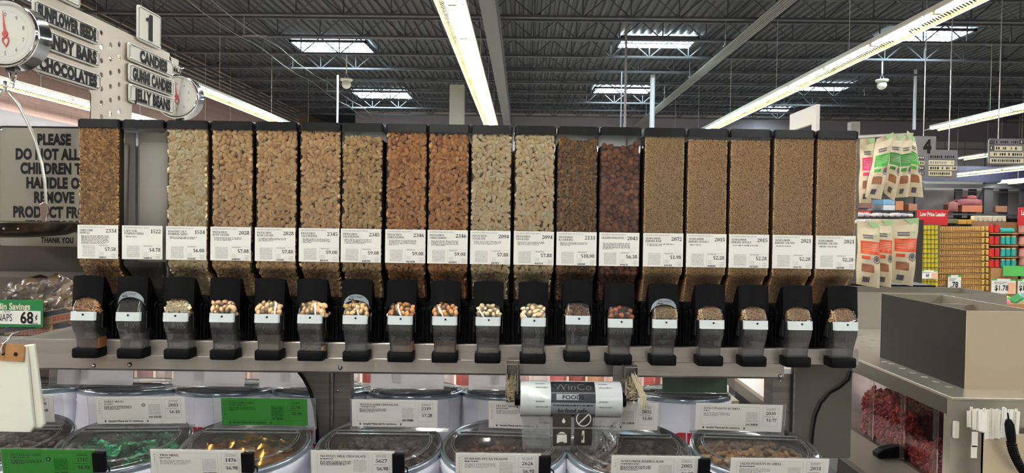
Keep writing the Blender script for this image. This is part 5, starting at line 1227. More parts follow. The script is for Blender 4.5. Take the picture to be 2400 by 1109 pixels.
# dial scales
DIALF = mat('dial_face', rgb(206, 204, 192), .35, 0, .5); NEED = mat('needle_red', rgb(190, 70, 72), .5)
def dial_scale(px, py, Y, label, reach):
    c = at(px, py, Y); t = thing('dial_scale', label, 'scale', c, 0, 'dial scales on the sign board'); r = .0955
    a = MB(); a.lathe([(r*.93, -.002), (r*1.0, -.004), (r*1.015, 0), (r*1.0, .006), (r*1.0, .062), (r*.95, .066), (.001, .066)], mat('scale_case', (.30, .30, .31), .12, 1), 56, axis='y'); a.build('case', t, angle=40)
    a = MB(); a.lathe([(r*.90, .0), (r*.93, -.0045), (r*.985, -.0065), (r*1.02, -.003), (r*1.02, .006), (r, .008)], CHROME, 56, axis='y'); a.build('bezel', t, angle=50)
    a = MB(); a.lathe([(.001, .001), (r*.93, .001)], DIALF, 56, axis='y'); f = a.build('dial', t)
    a = MB(); N = 64
    for rr_, w_ in ((r*.70, .0004), (r*.86, .0004)):
        v = [((rr_+s*w_)*math.cos(2*PI*i/N), .0006, (rr_+s*w_)*math.sin(2*PI*i/N)) for s in (0, 1) for i in range(N)]; a.add(v, [(i, (i+1) % N, N+(i+1) % N, N+i) for i in range(N)], INKG)
    for k in range(100):
        an = 2*PI*k/100; L = .80 if k % 10 == 0 else (.83 if k % 5 == 0 else .845); dx, dz = math.cos(an), math.sin(an); q = .00025
        a.quad((dx*r*L-dz*q, .0006, dz*r*L+dx*q), (dx*r*L+dz*q, .0006, dz*r*L-dx*q), (dx*r*.86+dz*q, .0006, dz*r*.86-dx*q), (dx*r*.86-dz*q, .0006, dz*r*.86+dx*q), INKG)
    for k in range(10): an = PI/2+2*PI*k/10; a.text(str(k), r*.585*math.cos(an), r*.585*math.sin(an)-.006, .012, mat('dial_ink', (.09, .09, .1), .6), y=.0005, sx=.85, align='c')
    a.build('graduations', f)
    a = MB(); th = R(6); a.M = Matrix.Rotation(-th, 4, 'Y')
    a.add([(-.0042, -.001, 0), (.0042, -.001, 0), (.0006, -.001, r*.70), (-.0006, -.001, r*.70)], [(0, 1, 2, 3)], NEED)
    a.lathe([(.0001, -.0016), (.0085, -.0016), (.0085, 0)], NEED, 16, axis='y')
    hrt = [(-.004, -.006), (-.011, -.014), (-.0105, -.024), (0, -.040), (.0105, -.024), (.011, -.014), (.004, -.006)]; inn = [(-.003, -.013), (-.0065, -.017), (-.006, -.024), (0, -.033), (.006, -.024), (.0065, -.017), (.003, -.013)]
    a.add([(x, -.001, z) for x, z in hrt]+[(x, -.001, z) for x, z in inn], [(i, i+1, 8+i, 7+i) for i in range(6)]+[(6, 0, 7, 13)], NEED); a.build('needle', t)
    a = MB(); a.tube([(0, .032, r), (0, .032, r+.03), (.0, .055, r+.042)], .005, CHROME, 8); a.tube([(0, .036, r+.035), (0, reach, r+.035)], .006, CHROME, 8); a.build('hanger', t, smooth=True)
    a = MB(); a.box(-.014, .014, .02, .045, -r-.012, -r+.004, mat('case_black', (.03, .03, .03), .3)); a.build('foot', t)
    a = MB()
    for s in (-1, 1): a.tube([(s*.009, .032, -r-.004), (s*.009, .032, -r-.026), (s*.004, .032, -r-.034)], .0028, CHROME, 6)
    a.tube([(0, .032, -r-.030), (.003, .032, -r-.045), (0, .032, -r-.056)], .003, CHROME, 6); a.build('hook', t, smooth=True)
    return t, c
t1, c1 = dial_scale(12, 79, 2.05, 'large dial weighing scale at the far left edge, in front of the sign plates', .14)
t2, c2 = dial_scale(414, 226, 3.13, 'smaller looking dial weighing scale at the far end of the sign board', -.06)
c2b = 0
Yp = 2.082; cpx = 12
t = thing('scale_pan', 'steel scale pan on a wire bail hanging in front of the grey notice', 'scale pan', at(cpx, 522, Yp)); o0 = Vector(t.location); rp = (at(181, 522, Yp)-o0).x
a = MB(); a.lathe([(rp*.965, .0005), (rp, .0035), (rp*1.005, .001), (rp*.985, -.002), (rp*.9, -.021), (rp*.72, -.036), (rp*.4, -.042), (.001, -.043)], mat('pan_steel', rgb(150, 140, 130), .22, 1), 64); a.lathe([(rp*.965, .0005), (rp*.88, -.018), (rp*.70, -.033), (.001, -.040)], STEEL, 64); a.build('bowl', t, angle=40)
a = MB(); Q = [(19, 212), (24, 222), (44, 246), (66, 290), (84, 335), (98, 385), (105, 430), (108, 476), (110, 500)]
for s in (-1, 1):
    P = [at(x, y, Yp)-o0 for x, y in Q]; a.tube([(s*(abs(p.x)), 0, p.z) for p in P], .0042, mat('bail_wire', rgb(196, 196, 184), .3, .7), 8)
hz = at(cpx, 200, Yp).z-o0.z; a.tube([(0, 0, hz+.012), (0, 0, hz-.02)], .005, CHROME, 8); a.build('bail', t, smooth=True)
for s in (-1, 1):
    p = at(105, 497, Yp)-o0; xx = abs(p.x); a = MB(); P = [(-.012, .022), (.0, .030), (.012, .020), (.011, -.004), (.006, -.028), (-.006, -.028), (-.010, -.006)]
    a.prism([(s*xx+x, p.z+z) for x, z in P], -.006, -.003, CHROME); a.build('bail_bracket', t, bevel=.001)
    for k in (0, 1): a = MB(); an = -PI/2+s*(.62+.16*k); a.ell((rp*.93*math.cos(an)*1.0, rp*.93*math.sin(an), -.014), (.0035, .003, .0035), CHROME, 10, 6); a.build('rivet', t, smooth=True)

# ================================================================== RIGHT: STEEL COUNTER
XC, YC, ZC = 1.058, 1.75, H-.415
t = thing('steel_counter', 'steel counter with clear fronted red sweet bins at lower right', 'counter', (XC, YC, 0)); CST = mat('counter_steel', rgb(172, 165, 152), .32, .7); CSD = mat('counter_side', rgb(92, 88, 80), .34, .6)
YL = 1.42; XL = 1.3; zt = ZC; zf = H-.462; zs = H-.648
a = MB(); a.box(0, XL, 0, YL, zt-.008, zt, CST); a.build('worktop', t, bevel=.0015)
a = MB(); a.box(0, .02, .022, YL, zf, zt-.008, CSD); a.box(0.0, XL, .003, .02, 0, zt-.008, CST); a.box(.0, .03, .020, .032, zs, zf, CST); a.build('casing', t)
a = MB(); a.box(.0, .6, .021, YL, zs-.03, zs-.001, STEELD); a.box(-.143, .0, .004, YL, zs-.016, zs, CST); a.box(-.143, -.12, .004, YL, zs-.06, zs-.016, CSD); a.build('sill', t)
a = MB(); a.box(-.13, .6, .03, YL, 0, zs-.06, mat('counter_base', (.02, .02, .022), .5)); a.build('base', t)
a = MB(); a.box(.58, .6, .02, YL, zs, zt-.008, mat('bin_back_red', rgb(120, 60, 62), .5)); a.build('back', t)
def ycut(px, py): return atx(px, py, XC).y-YC
ys = [ycut(2189, 1010), ycut(2112, 960), ycut(2040, 920), 1.40]
yy = [.03]+ys
for k in range(len(yy)-1):
    a = MB(); a.box(.006, .0085, yy[k]+.003, yy[k+1]-.003, zs, zf, clear('bin_front', (.97, .88, .88), .0, (.4, .2, .2), .12, .15)); a.build('clear_front', t)
    a = MB(); a.box(-.001, .010, yy[k+1]-.003, yy[k+1]+.003, zs, zf, ACRYL); a.build('divider', t)
a = MB(); m = mat('dimple', rgb(222, 212, 190), .35, .4)
for x, y in ((2073, 848), (2090, 853), (2115, 864), (2140, 874), (2167, 884), (2194, 895), (2225, 907)): p = atz(x, y, ZC-H); a.lathe([(.0001, .0004), (.007, .0006), (.009, .0)], m, 16, c=(p.x-XC, p.y-YC, zt))
a.build('dimple_pattern', t)
a = MB()
for i in range(4):
    for j in range(7): a.lathe([(.0001, .0004), (.012, .0004)], INKG, 12, c=(.05+.06*i, .72+.1*j+(.05 if i % 2 else 0), zt))
a.build('hole_pattern', t)
RSW = grain('red_sweet', [C(112, 8, 16), C(84, 5, 11), C(132, 16, 22), C(66, 3, 9)], .4, .4)
def red_heap(y0, y1, z1, label, seed):
    g = np.random.default_rng(seed); a = MB(); base = base_flat(.6, 7); n = 1100; Y_ = g.uniform(y0+.012, y1-.012, n); top = zs+(z1-zs)*(.72+.28*np.sin((Y_-y0)/(y1-y0)*PI)+.05*np.sin(Y_*60))
    P = np.stack([.020+.06*g.random(n)**2, Y_, zs+.006+(top-zs)*g.random(n)], 1); cloud(a, P, base, .0105, g, RSW, .6, .2)
    n2 = 300; Y_ = g.uniform(y0+.012, y1-.012, n2); X_ = g.uniform(.04, .4, n2); cloud(a, np.stack([X_, Y_, zs+(z1-zs)*.8+.01*g.normal(size=n2)], 1), base, .0115, g, RSW, .6, .2)
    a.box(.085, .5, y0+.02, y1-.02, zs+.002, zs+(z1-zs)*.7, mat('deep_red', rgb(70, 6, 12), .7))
    o = a.build('red_sweets', smooth=True); o.location = (XC, YC, 0); o.data.set_sharp_from_angle(angle=R(45)); tag(o, label, 'sweets', 'red sweets in the counter bins', 'stuff')
red_heap(ys[1], ys[2]+.1, zs+.15, 'deep red sweets heaped in the counter bin next to the steel end panel', 3)
red_heap(ys[0]+.005, ys[1]-.005, zs+.06, 'red sweets lying low behind the middle pane of the counter', 6)
a = MB(); a.box(0, .9, 0, .003, 0, .150, CST); a.box(0, .003, .003, .3, 0, .150, CST); a.box(.897, .9, .003, .3, 0, .150, CST); a.box(0, .9, .297, .3, 0, .150, CST); a.box(.003, .897, .003, .297, 0, .004, CST)
o = a.build('low_box', loc=(1.062, 2.90, ZC)); tag(o, 'plain low steel box at the far end of the counter, right of the last bin', 'box')
# scoop lying on the sill
p = atz(2095, 1064, zs-H+.012); a = MB(); 
t = thing('scoop', 'black handled scoop lying on the counter sill before the red sweets', 'scoop', (p.x-.01, p.y, zs+.003), R(10))
a = MB(); a.prism([(-.045, .0), (.03, .0), (.04, .012), (.036, .03), (.01, .034), (-.03, .026), (-.048, .016)], -.014, .014, BLACK); a.build('handle', t, bevel=.004)
a = MB(); a.prism([(.026, -.0), (.034, -.0), (.034, .02), (.026, .02)], -.03, -.012, BLACK); a.build('guard', t, bevel=.002)
# deep steel box on the counter
X0b, X1b, Ya, Yb = 1.145, 1.335, 1.84, 2.275; zt2 = H-.212
t = thing('steel_box', 'tall open steel box standing on the counter at right', 'box', (X0b, Ya, ZC)); hh = zt2-ZC; wX, wY = X1b-X0b, Yb-Ya; th = .003
BXF = mat('box_front_steel', rgb(204, 186, 158), .33, .55); BXS = mat('box_side_dark_mirror', (.018, .0155, .012), .3, 0, .08)  # side steel coloured near black for the dark reflection it shows
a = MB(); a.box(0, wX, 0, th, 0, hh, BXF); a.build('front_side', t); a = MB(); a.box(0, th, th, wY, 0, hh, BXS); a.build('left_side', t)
a = MB(); a.box(wX-th, wX, th, wY, 0, hh, CST); a.build('right_side', t); a = MB(); a.box(0, wX, wY-th, wY, 0, hh, CST); a.build('rear_side', t); a = MB(); a.box(th, wX-th, th, wY-th, 0, .004, CST); a.build('bottom', t)
a = MB(); a.box(th, wX-th, wY*.62, wY*.62+.003, .004, hh-.012, STEEL); a.build('partition', t)
g = np.random.default_rng(9); PC = [('red', C(190, 30, 36)), ('yellow', C(220, 196, 40)), ('red and yellow', C(214, 90, 40)), ('lime', C(150, 180, 60))]
for k in range(14):
    n_, c = PC[k % 4]; m = mat('packet_'+n_.replace(' ', '_'), c, .3, 0, .5, coat=.4)
    me = bpy.data.meshes.get('packet_'+n_) or mesh_of(lambda a: f_sack(a, m, .07, .045, .010), 'packet_'+n_, True)
    o = bpy.data.objects.new('sweet_packet', me); COL.objects.link(o); iy = k // 2
    o.location = (X0b+.05+.085*(k % 2), Ya+.04+.058*iy, ZC+hh*(.60+.06*(k % 3)+.05*(iy > 4))); o.rotation_euler = (g.normal(0, .25), g.normal(0, .2), g.uniform(0, 3))
    tag(o, f'{n_} sweet packet inside the tall steel box', 'sweet packet', f'{n_} packets in the steel box')
# filler under the packets so that they rest on something
a = MB(); a.box(th, wX-th, th, wY-th, .005, hh*.55, mat('paper_fill', rgb(120, 110, 96), .8)); o = a.build('paper_fill'); o.location = (X0b, Ya, ZC); tag(o, 'paper filling low in the tall steel box', 'paper')
# holder with a bundle of ties and the pen
hp = at(2290, 1010, 1.72); hx1 = at(2425, 1010, 1.72).x; t = thing('tie_holder', 'steel holder of paper ties on the counter front at lower right', 'holder', (hp.x, 1.72, H-.80)); hz = hp.z-(H-.80); wv = hx1-hp.x
a = MB(); a.box(0, wv, -.02, -.017, 0, hz, BXF); a.box(0, .003, -.02, .033, 0, hz, CST); a.box(wv-.003, wv, -.02, .033, 0, hz, CST); a.box(0, wv, -.02, .033, 0, .003, CST); a.build('tray', t)
for k, (x, y) in enumerate(((2268, 1020), (2284, 1030), (2282, 1062))):
    p = at(x, y, 1.70)-Vector(t.location); a = MB(); a.box(p.x-.007, p.x+.007, p.y-.0015 if False else -.0215, -.0200, p.z-(.018 if k != 2 else .012), p.z+.018, mat('tape_scrap', rgb(214, 208, 192), .7)) if k else a.box(p.x-.006, p.x+.004, .02, .030, p.z-.02, p.z+.02, mat('tape_scrap', rgb(214, 208, 192), .7)); a.build('tape', t)
g = np.random.default_rng(21); TP = grain('tie_white', [C(226, 220, 206), C(238, 234, 222), C(210, 202, 184)], .7); a = MB(); q = MB(); RP = mat('tie_red_print', rgb(176, 60, 60), .6)
bx0_, bx1_ = at(2278, 960, 1.70).x, at(2388, 960, 1.70).x; zb0, zb1 = at(2330, 1034, 1.70).z, at(2330, 962, 1.70).z
for k in range(46):
    f = k/45; x = bx0_+(bx1_-bx0_)*f; tl_ = (f-.5)*.10+g.normal(0, .03); z0_ = zb0+abs(f-.45)*.03+g.uniform(0, .006)+(.012 if f < .25 else 0); z1_ = zb1+g.normal(0, .003)+(.012 if k == 29 else 0); y = 1.712-.003*g.random()-.006*(k % 3)
    dx = tl_*(z1_-z0_)*.7; a.M = Matrix.Identity(4); a.box(x-.0035, x+.0035, y-.0006, y+.0006, z0_, z1_, TP)
    b = len(a.v)-8
    for i in range(b, b+8): X_, Y_, Z_ = a.v[i]; a.v[i] = (X_+dx*((Z_-z0_)/(z1_-z0_)-.3), Y_, Z_)
    if k % 4 == 1:
        for j in range(15): zz = z0_+(z1_-z0_)*(j+.3)/15.5; xo = x+dx*((zz-z0_)/(z1_-z0_)-.3); q.quad((xo-.0006, y-.0009, zz), (xo+.0006, y-.0009, zz), (xo+.0006, y-.0009, zz+.0022), (xo-.0006, y-.0009, zz+.0022), RP if j % 5 == 0 else INK)
o = a.build('paper_ties'); tag(o, 'bundle of white paper ties standing in the steel holder', 'paper ties', None, 'stuff'); q.build('print', o)
P = [(2368, 975), (2367, 990), (2369, 1012), (2371, 1034)]; p0, p1 = at(2364, 984, 1.67), at(2371, 1036, 1.67)
t = thing('pen', 'black pen on a coiled cord hanging at the paper ties', 'pen', p1); d = p0-p1
a = MB(); a.tube([(0, 0, 0), tuple(d*.35), tuple(d*.8), tuple(d)], [.009, .0105, .010, .006], BLACK, 12); a.tube([tuple(d), tuple(d*1.3)], .0018, BLACK, 6); a.build('barrel', t, angle=40)
a = MB(); pts = []; e = at(2412, 1125, 1.67)-p1; N = 240
for i in range(N+1): f = i/N; c_ = Vector((e.x*f**1.6, 0, e.z*f)); an = 2*PI*17*f; pts.append(tuple(c_+Vector((.009*math.cos(an), .009*math.sin(an), 0))))
a.tube(pts, .0024, BLACK, 6); a.build('cord', t, smooth=True)

# ================================================================== RIGHT BACKGROUND
def pbox(a, x0, y0, x1, y1, Y, dep, m):
    p, q = at(x0, y0, Y), at(x1, y1, Y); a.box(min(p.x, q.x), max(p.x, q.x), Y, Y+dep, max(0, min(p.z, q.z)), max(p.z, q.z), m)
# snack bags
BAGC = mat('snack_bag_cream', rgb(226, 210, 176), .5, vary=(14, rgb(212, 194, 160))); MINTG = mat('bag_mint', rgb(172, 206, 150), .5); BBR = mat('bag_brown_print', rgb(150, 92, 60), .6); BGY = mat('bag_grey_print', rgb(96, 90, 98), .6)
def snack_bag(quad, Y, band, label, group):
    Q = [at(x, y, Y) for x, y in quad]; o_ = Vector((sum(p.x for p in Q)/4, Y, min(p.z for p in Q))); Q = [p-o_ for p in Q]; t = thing('snack_bag', label, 'snack bag', o_, 0, group)
    def pt(s, q, sg, e=0):
        p = (Q[0]*(1-s)+Q[1]*s)*(1-q)+(Q[3]*(1-s)+Q[2]*s)*q; bl = .030*math.sin(PI*s)**.6*math.sin(PI*min(1, max(0, (q-.1)/.9)))**.7+.0015
        wr = .0035*math.sin(23*q+5*s)*math.sin(PI*s); return (p.x+.004*math.sin(q*11)*(s-.5), -sg*(bl+wr)-sg*e, p.z)
    a = MB(); a.grid(lambda s, q: pt(s, 1-q, 1), 10, 18, BAGC); a.grid(lambda s, q: pt(1-s, 1-q, -1), 8, 12, BAGC); a.build('pouch', t, smooth=True)
    a = MB()
    def patch(s0, s1, q0, q1, m, e=.0012, n=5): a.grid(lambda s, q: pt(s0+(s1-s0)*s, q1+(q0-q1)*q, 1, e), n, n, m)
    patch(.08, .97, .30, .50, band, n=8); a.add([pt(.45, 0, 1, .001), pt(1, 0, 1, .001), pt(1, .2, 1, .001), pt(.75, .1, 1, .001)], [(3, 2, 1, 0)], MINTG)
    lp = mat('band_lines', rgb(236, 220, 196), .6)
    for k in range(5): patch(.14, .90, .335+.026*k, .339+.026*k, lp, .002, 6)
    for k in range(2): patch(.2, .62, .20+.035*k, .222+.035*k, BGY)
    patch(.66, .86, .19, .215, MINTG)
    for i in range(14):
        an0, an1 = 2*PI*i/14, 2*PI*(i+1)/14; f = lambda an, r: pt(.76+r*.17*math.cos(an), .575+r*.062*math.sin(an), 1, .0014)
        a.add([f(an0, 1), f(an1, 1), f(an1, .8), f(an0, .8)], [(0, 1, 2, 3)], BGY)
    a.add([pt(.76+.09*math.cos(x), .57+.038*math.sin(x), 1, .0014) for x in np.linspace(0, 2*PI, 11)[:-1]], [tuple(range(9, -1, -1))], BGY)
    patch(.12, .42, .53, .58, band); patch(.15, .62, .665, .78, BBR); patch(.15, .55, .655, .662, BGY); patch(.2, .5, .86, .94, BGY)
    a.build('print', t); return t
GB = mat('band_green', rgb(62, 168, 54), .45); GB2 = mat('band_deep_green', rgb(36, 128, 40), .45); OB = mat('band_orange', rgb(222, 84, 40), .45); PB = mat('band_pink', rgb(226, 48, 110), .45)
snack_bag([(2016, 326), (2050, 324), (2042, 476), (2012, 476)], 3.10, PB, 'cream snack bag with a pink band, tucked behind the green banded bags', 'hanging snack bags')
snack_bag([(2054, 326), (2094, 310), (2066, 468), (2026, 462)], 3.00, GB, 'cream snack bag with a bright green band, widest of the upper hanging four', 'hanging snack bags')
snack_bag([(2084, 316), (2118, 316), (2097, 473), (2070, 452)], 3.07, GB2, 'cream snack bag with a green band, second of the upper hanging four', 'hanging snack bags')
snack_bag([(2110, 320), (2138, 314), (2129, 462), (2096, 464)], 3.14, GB2, 'cream snack bag with a narrow green band, third of the upper hanging four', 'hanging snack bags')
snack_bag([(2126, 306), (2144, 324), (2165, 463), (2124, 460)], 3.21, GB, 'cream snack bag flaring to the right, last of the upper hanging four', 'hanging snack bags')
snack_bag([(2010, 519), (2060, 522), (2062, 676), (2006, 666)], 3.00, OB, 'cream snack bag with an orange band, nearest the rightmost bin', 'hanging snack bags')
snack_bag([(2044, 514), (2091, 517), (2089, 674), (2052, 668)], 3.07, OB, 'cream snack bag with an orange band, middle of the lower three', 'hanging snack bags')
snack_bag([(2087, 515), (2153, 511), (2140, 671), (2086, 662)], 3.14, OB, 'wide cream snack bag with an orange band, beside the yellow cans', 'hanging snack bags')
t = thing('bag_rack', 'rack with pegs holding the hanging snack bags', 'display rack', (at(1996, 500, 3.3).x, 3.3, 0)); ox = t.location.x
a = MB(); a.box(-.02, .02, -.02, .02, 0, H+.48, STEELD); a.build('post', t)
for i, (x0, x1, y, Y) in enumerate(((2010, 2140, 320, 3.24), (2010, 2095, 322, 3.03), (2010, 2040, 521, 3.03), (2030, 2064, 519, 3.10), (2080, 2112, 517, 3.17))):
    p, q = at(x0, y, Y), at(x1, y-(6 if i < 2 else 0), Y); a = MB(); a.tube([(0, .0, p.z), (p.x-ox, Y-3.3, p.z), (q.x-ox, Y-3.3, q.z)], .006, ALU, 8); a.build('peg', t)
a = MB(); p, q = at(1990, 664, 3.3), at(2178, 684, 3.3); a.box(p.x-ox, q.x-ox, -.05, .25, q.z, p.z, BLACK); a.build('shelf', t)
a = MB(); a.box(q.x-ox-.04, q.x-ox, .0, .04, 0, q.z, BLACK); a.build('leg', t)
for k, x in enumerate((2022, 2044)):
    p = at(x, 664, 3.28); a = MB(); a.lathe([(.0001, 0), (.011, 0), (.012, .02), (.008, .03), (.008, .036), (.0001, .036)], WHITE, 14); o = a.build('small_jar', loc=(p.x, 3.28, p.z)); tag(o, ['small white jar on the black shelf, left one under the orange bags', 'small white jar on the black shelf, right one under the orange bags'][k], 'jar', 'small white jars on the black shelf')

# stacked cans and jars further off (about ten metres)
YS = 10.0; KR = mat('kraft_board', rgb(176, 128, 84), .8); 
def cyl(m, mtop, r, h, name):
    def f(a):
        a.lathe([(.0001, 0), (r, 0), (r, h*.86)], m, 10); a.lathe([(r, h*.86), (r*.92, h*.9), (r*.92, h), (.0001, h)], mtop, 10)
    return mesh_of(f, name, angle=40)
def many(me, name, xs, ys, Y, label, cat, group, tilt=0):
    for y in ys:
        for x in xs:
            p = at(x, y, Y); o = bpy.data.objects.new(name, me); COL.objects.link(o); o.location = (p.x, Y, p.z); tag(o, label, cat, group)
ypx = lambda n, a, b: [a+(b-a)*k/(n-1) for k in range(n)]
YEL = mat('can_yellow', rgb(196, 176, 40), .4); OLV = mat('can_olive', rgb(96, 104, 66), .4)
many(cyl(YEL, OLV, .026, .062, 'yellow_can'), 'yellow_can', ypx(6, 2150, 2193), ypx(15, 538, 692), YS-.3, 'yellow can in the tall stack under the left red sign', 'can', 'yellow cans in the left stack')
a = MB()
for y in ypx(15, 539, 693): pbox(a, 2144, y, 2200, y+1.6, YS-.33, .5, mat('tray_olive', rgb(120, 116, 70), .7))
pbox(a, 2144, 694, 2200, 900, YS-.3, .5, KR); pbox(a, 2145, 526, 2199, 694, YS-.26, .4, mat('stack_core', rgb(92, 94, 60), .8)); tag(a.build('can_tray'), 'stacked trays under the yellow cans', 'tray')
JAR = mat('jar_tan', rgb(196, 150, 90), .4); GLD = mat('lid_gold', rgb(206, 184, 92), .35, .3); YLID = mat('lid_yellow', rgb(226, 200, 60), .4)
xs = ypx(19, 2203, 2296)
many(cyl(JAR, GLD, .0145, .060, 'jar'), 'jar', xs, ypx(12, 541, 695), YS, 'small tan jar with a gold lid in the wide stack facing us', 'jar', 'small jars in the wide stack')
many(cyl(mat('jar_side', rgb(200, 160, 80), .4), YLID, .022, .060, 'large_jar'), 'jar', (2303, 2313), ypx(12, 541, 695), YS-.02, 'tan jar with a yellow lid on the right end of the wide stack', 'jar', 'jars on the end of the wide stack')
a = MB()
for y in ypx(12, 541.5, 695.5): pbox(a, 2198, y, 2317, y+4, YS-.03, .5, KR)
pbox(a, 2198, 700, 2316, 900, YS, .5, KR); pbox(a, 2199, 530, 2315, 700, YS+.04, .5, mat('stack_core_tan', rgb(120, 86, 54), .8)); tag(a.build('jar_tray'), 'cardboard trays between the layers of small tan jars', 'tray')
a = MB(); pbox(a, 2320, 520, 2384, 900, YS+.05, .4, mat('display_board', rgb(140, 100, 72), .8))
for y in (546, 574, 602): pbox(a, 2323, y, 2385, y+3, YS-.06, .15, KR)
pbox(a, 2323, 628, 2385, 700, YS-.06, .15, KR); tag(a.build('display_case'), 'brown cardboard display holding the red and teal cans', 'display case')
many(cyl(mat('can_red', rgb(200, 36, 34), .4), mat('can_red_top', rgb(120, 60, 50), .4), .036, .115, 'red_can'), 'red_can', (2322.5, 2335), (544.5, 572.5, 600.5, 626.5), YS-.02, 'red can on the brown cardboard display', 'can', 'red cans on the display')
many(cyl(mat('can_teal', rgb(46, 164, 156), .4), mat('can_cream', rgb(200, 176, 120), .4), .033, .115, 'teal_can'), 'teal_can', (2349, 2361, 2374), (572.5, 600.5, 626.5), YS-.02, 'teal can on the brown cardboard display', 'can', 'teal cans on the display')
for k, x in enumerate((2350, 2360)): p = at(x, 546, YS-.02); a = MB(); M = a.M; a.M = Matrix.Rotation(PI/2, 4, 'Y'); a.lathe([(.0001, -.05), (.033, -.05), (.033, .05), (.0001, .05)], MATS['can_teal'], 12); a.M = M; o = a.build('teal_can', loc=(p.x+.03*k, YS-.02, p.z+.033)); tag(o, ['teal can lying on its side, top left of the teal group', 'teal can lying on its side, top right of the teal group'][k], 'can', 'teal cans on the display')
PNK = cyl(mat('can_pink', rgb(206, 140, 130), .5), mat('can_rose', rgb(170, 70, 70), .5), .036, .115, 'pink_can')
many(PNK, 'pink_can', (2394, 2406), (545, 573, 601, 622), YS, 'pinkish can at the right edge beside the teal cans', 'can', 'pinkish cans at the right edge')
a = MB(); pbox(a, 2390, 530, 2420, 900, YS+.05, .4, MATS['display_board'])
for y in (546, 574, 602, 624): pbox(a, 2391, y, 2420, y+3, YS-.05, .15, KR)
tag(a.build('display_case'), 'cardboard display of pinkish cans cut by the right edge', 'display case')
def pricecard(x0, y0, x1, y1, Y, txt, label, extra=None, blank=None):
    p, q = at(x0, y1, Y), at(x1, y0, Y); t = thing('shelf_sign', label, 'price sign', (p.x, Y, p.z)); w_, h_ = q.x-p.x, q.z-p.z
    a = MB(); a.box(0, w_, 0, .004, 0, h_, blank or mat('sign_paper', rgb(232, 230, 222), .7)); a.build('card', t)
    if not blank:
        a = MB(); a.box(0, w_*.22, -.004, 0, h_*.88, h_, GB); a.box(w_*.78, w_, -.004, 0, h_*.88, h_, GB); a.build('clip', t)
        a = MB(); a.text(txt, w_*(.42 if extra else .5), h_*.22, h_*.34, INK, y=-.0015, bold=.03, sx=.8, align='c'); a.dashes(w_*.1, w_*.6, h_*.62, h_*.8, 2, INKG, -.0015, .6, True, 3)
        if extra: a.quad((w_*.66, -.0012, h_*.05), (w_*.97, -.0012, h_*.05), (w_*.97, -.0012, h_*.75), (w_*.66, -.0012, h_*.75), mat('sign_orange', rgb(236, 176, 140), .7))
        a.build('print', t)
pricecard(2156, 634, 2198, 653, YS-.38, '68', 'small white price sign on the stack of yellow cans', True)
pricecard(2221, 645, 2253, 681, YS-.06, '.78', 'white price sign hanging on the wide stack of tan jars')
pricecard(2323, 654, 2381, 688, YS-.10, '$1.78', 'white price sign reading $1.78 under the red and teal cans', True)
pricecard(2385, 655, 2430, 688, YS-.10, '$1.28', 'white price sign cut by the right edge of the photo', True)
pricecard(2351, 624, 2430, 647, YS-.14, '', 'blank green sign above the price sign at the right edge', None, mat('sign_green', rgb(84, 176, 84), .6))
def leader(x0, y0, x1, y1, Y, txt, label):
    p, q = at(x0, y1, Y), at(x1, y0, Y); t = thing('header_sign', label, 'sign', (p.x, Y, p.z)); w_, h_ = q.x-p.x, q.z-p.z
    a = MB(); a.box(0, w_, 0, .02, 0, h_, RED); a.build('board', t); a = MB(); a.box(w_*.5-.015, w_*.5+.015, .02, .05, -p.z, h_*.6, BLACK) if x0 < 2000 else None; a.build('post', t) if x0 < 2000 else None
    if txt: a = MB(); a.text(txt, w_/2, h_*.58, h_*.26, WHITE, y=-.002, bold=.04, sx=(w_*.84)/(glyphs(txt, .04)[2]*h_*.26/.7), align='c'); a.build('lettering', t)
leader(2150, 492, 2222, 527, YS-.2, 'Low Price Leader', 'red sign with white words above the yellow cans')
leader(2387, 487, 2460, 528, YS-.05, 'Low Price Leader', 'red sign cut by the right edge of the photo')
leader(1990, 494, 2041, 511, YS-.2, 'Low Price Leader', 'small red sign just right of the rightmost bin, behind the bags')
# racking behind the stacks
YR = 30.0; BLKS = mat('rack_dark', rgb(40, 40, 44), .6); BLUEH = mat('rack_blue', rgb(68, 72, 98), .6)
t = thing('pallet_rack', 'dark pallet racking with a blue header beyond the stacks of cans', 'rack', (0, YR, 0))
def rk(name, x0, y0, x1, y1, m, dep=.1, y=0):
    a = MB(); p, q = at(x0, y0, YR+y), at(x1, y1, YR+y); a.box(p.x, q.x, y, y+dep, max(0, min(p.z, q.z)), max(p.z, q.z), m); return a.build(name, t)
rk('header', 2000, 386, 2460, 428, BLUEH, .15); rk('beam', 2000, 428, 2460, 443, BLKS, .2, -.05); rk('beam', 2000, 497, 2460, 507, BLKS, 1.0, -.05); rk('beam', 2000, 445, 2460, 452, mat('rack_grey', rgb(104, 104, 102), .6), .1, .3)
for x in (2150, 2312, 2398): rk('post', x-4, 428, x+4, 870, BLKS, .12, .1)
for x in (2242, 2275, 2348): rk('post', x-2.5, 443, x+2.5, 870, BLKS, .1, .9)
rk('rear_sheet', 2000, 443, 2460, 507, mat('rack_rear', rgb(108, 103, 100), .7), .05, 1.2); rk('back_sheet', 2000, 507, 2460, 870, mat('rack_back', rgb(50, 46, 44), .8), .05, 1.0)
a = MB(); p, q = at(2290, 470, YR+.8), at(2305, 440, YR+.8); a.tube([(p.x, .8, p.z-.1), (q.x, .8, q.z)], .03, BLKS, 6); a.build('brace', t)
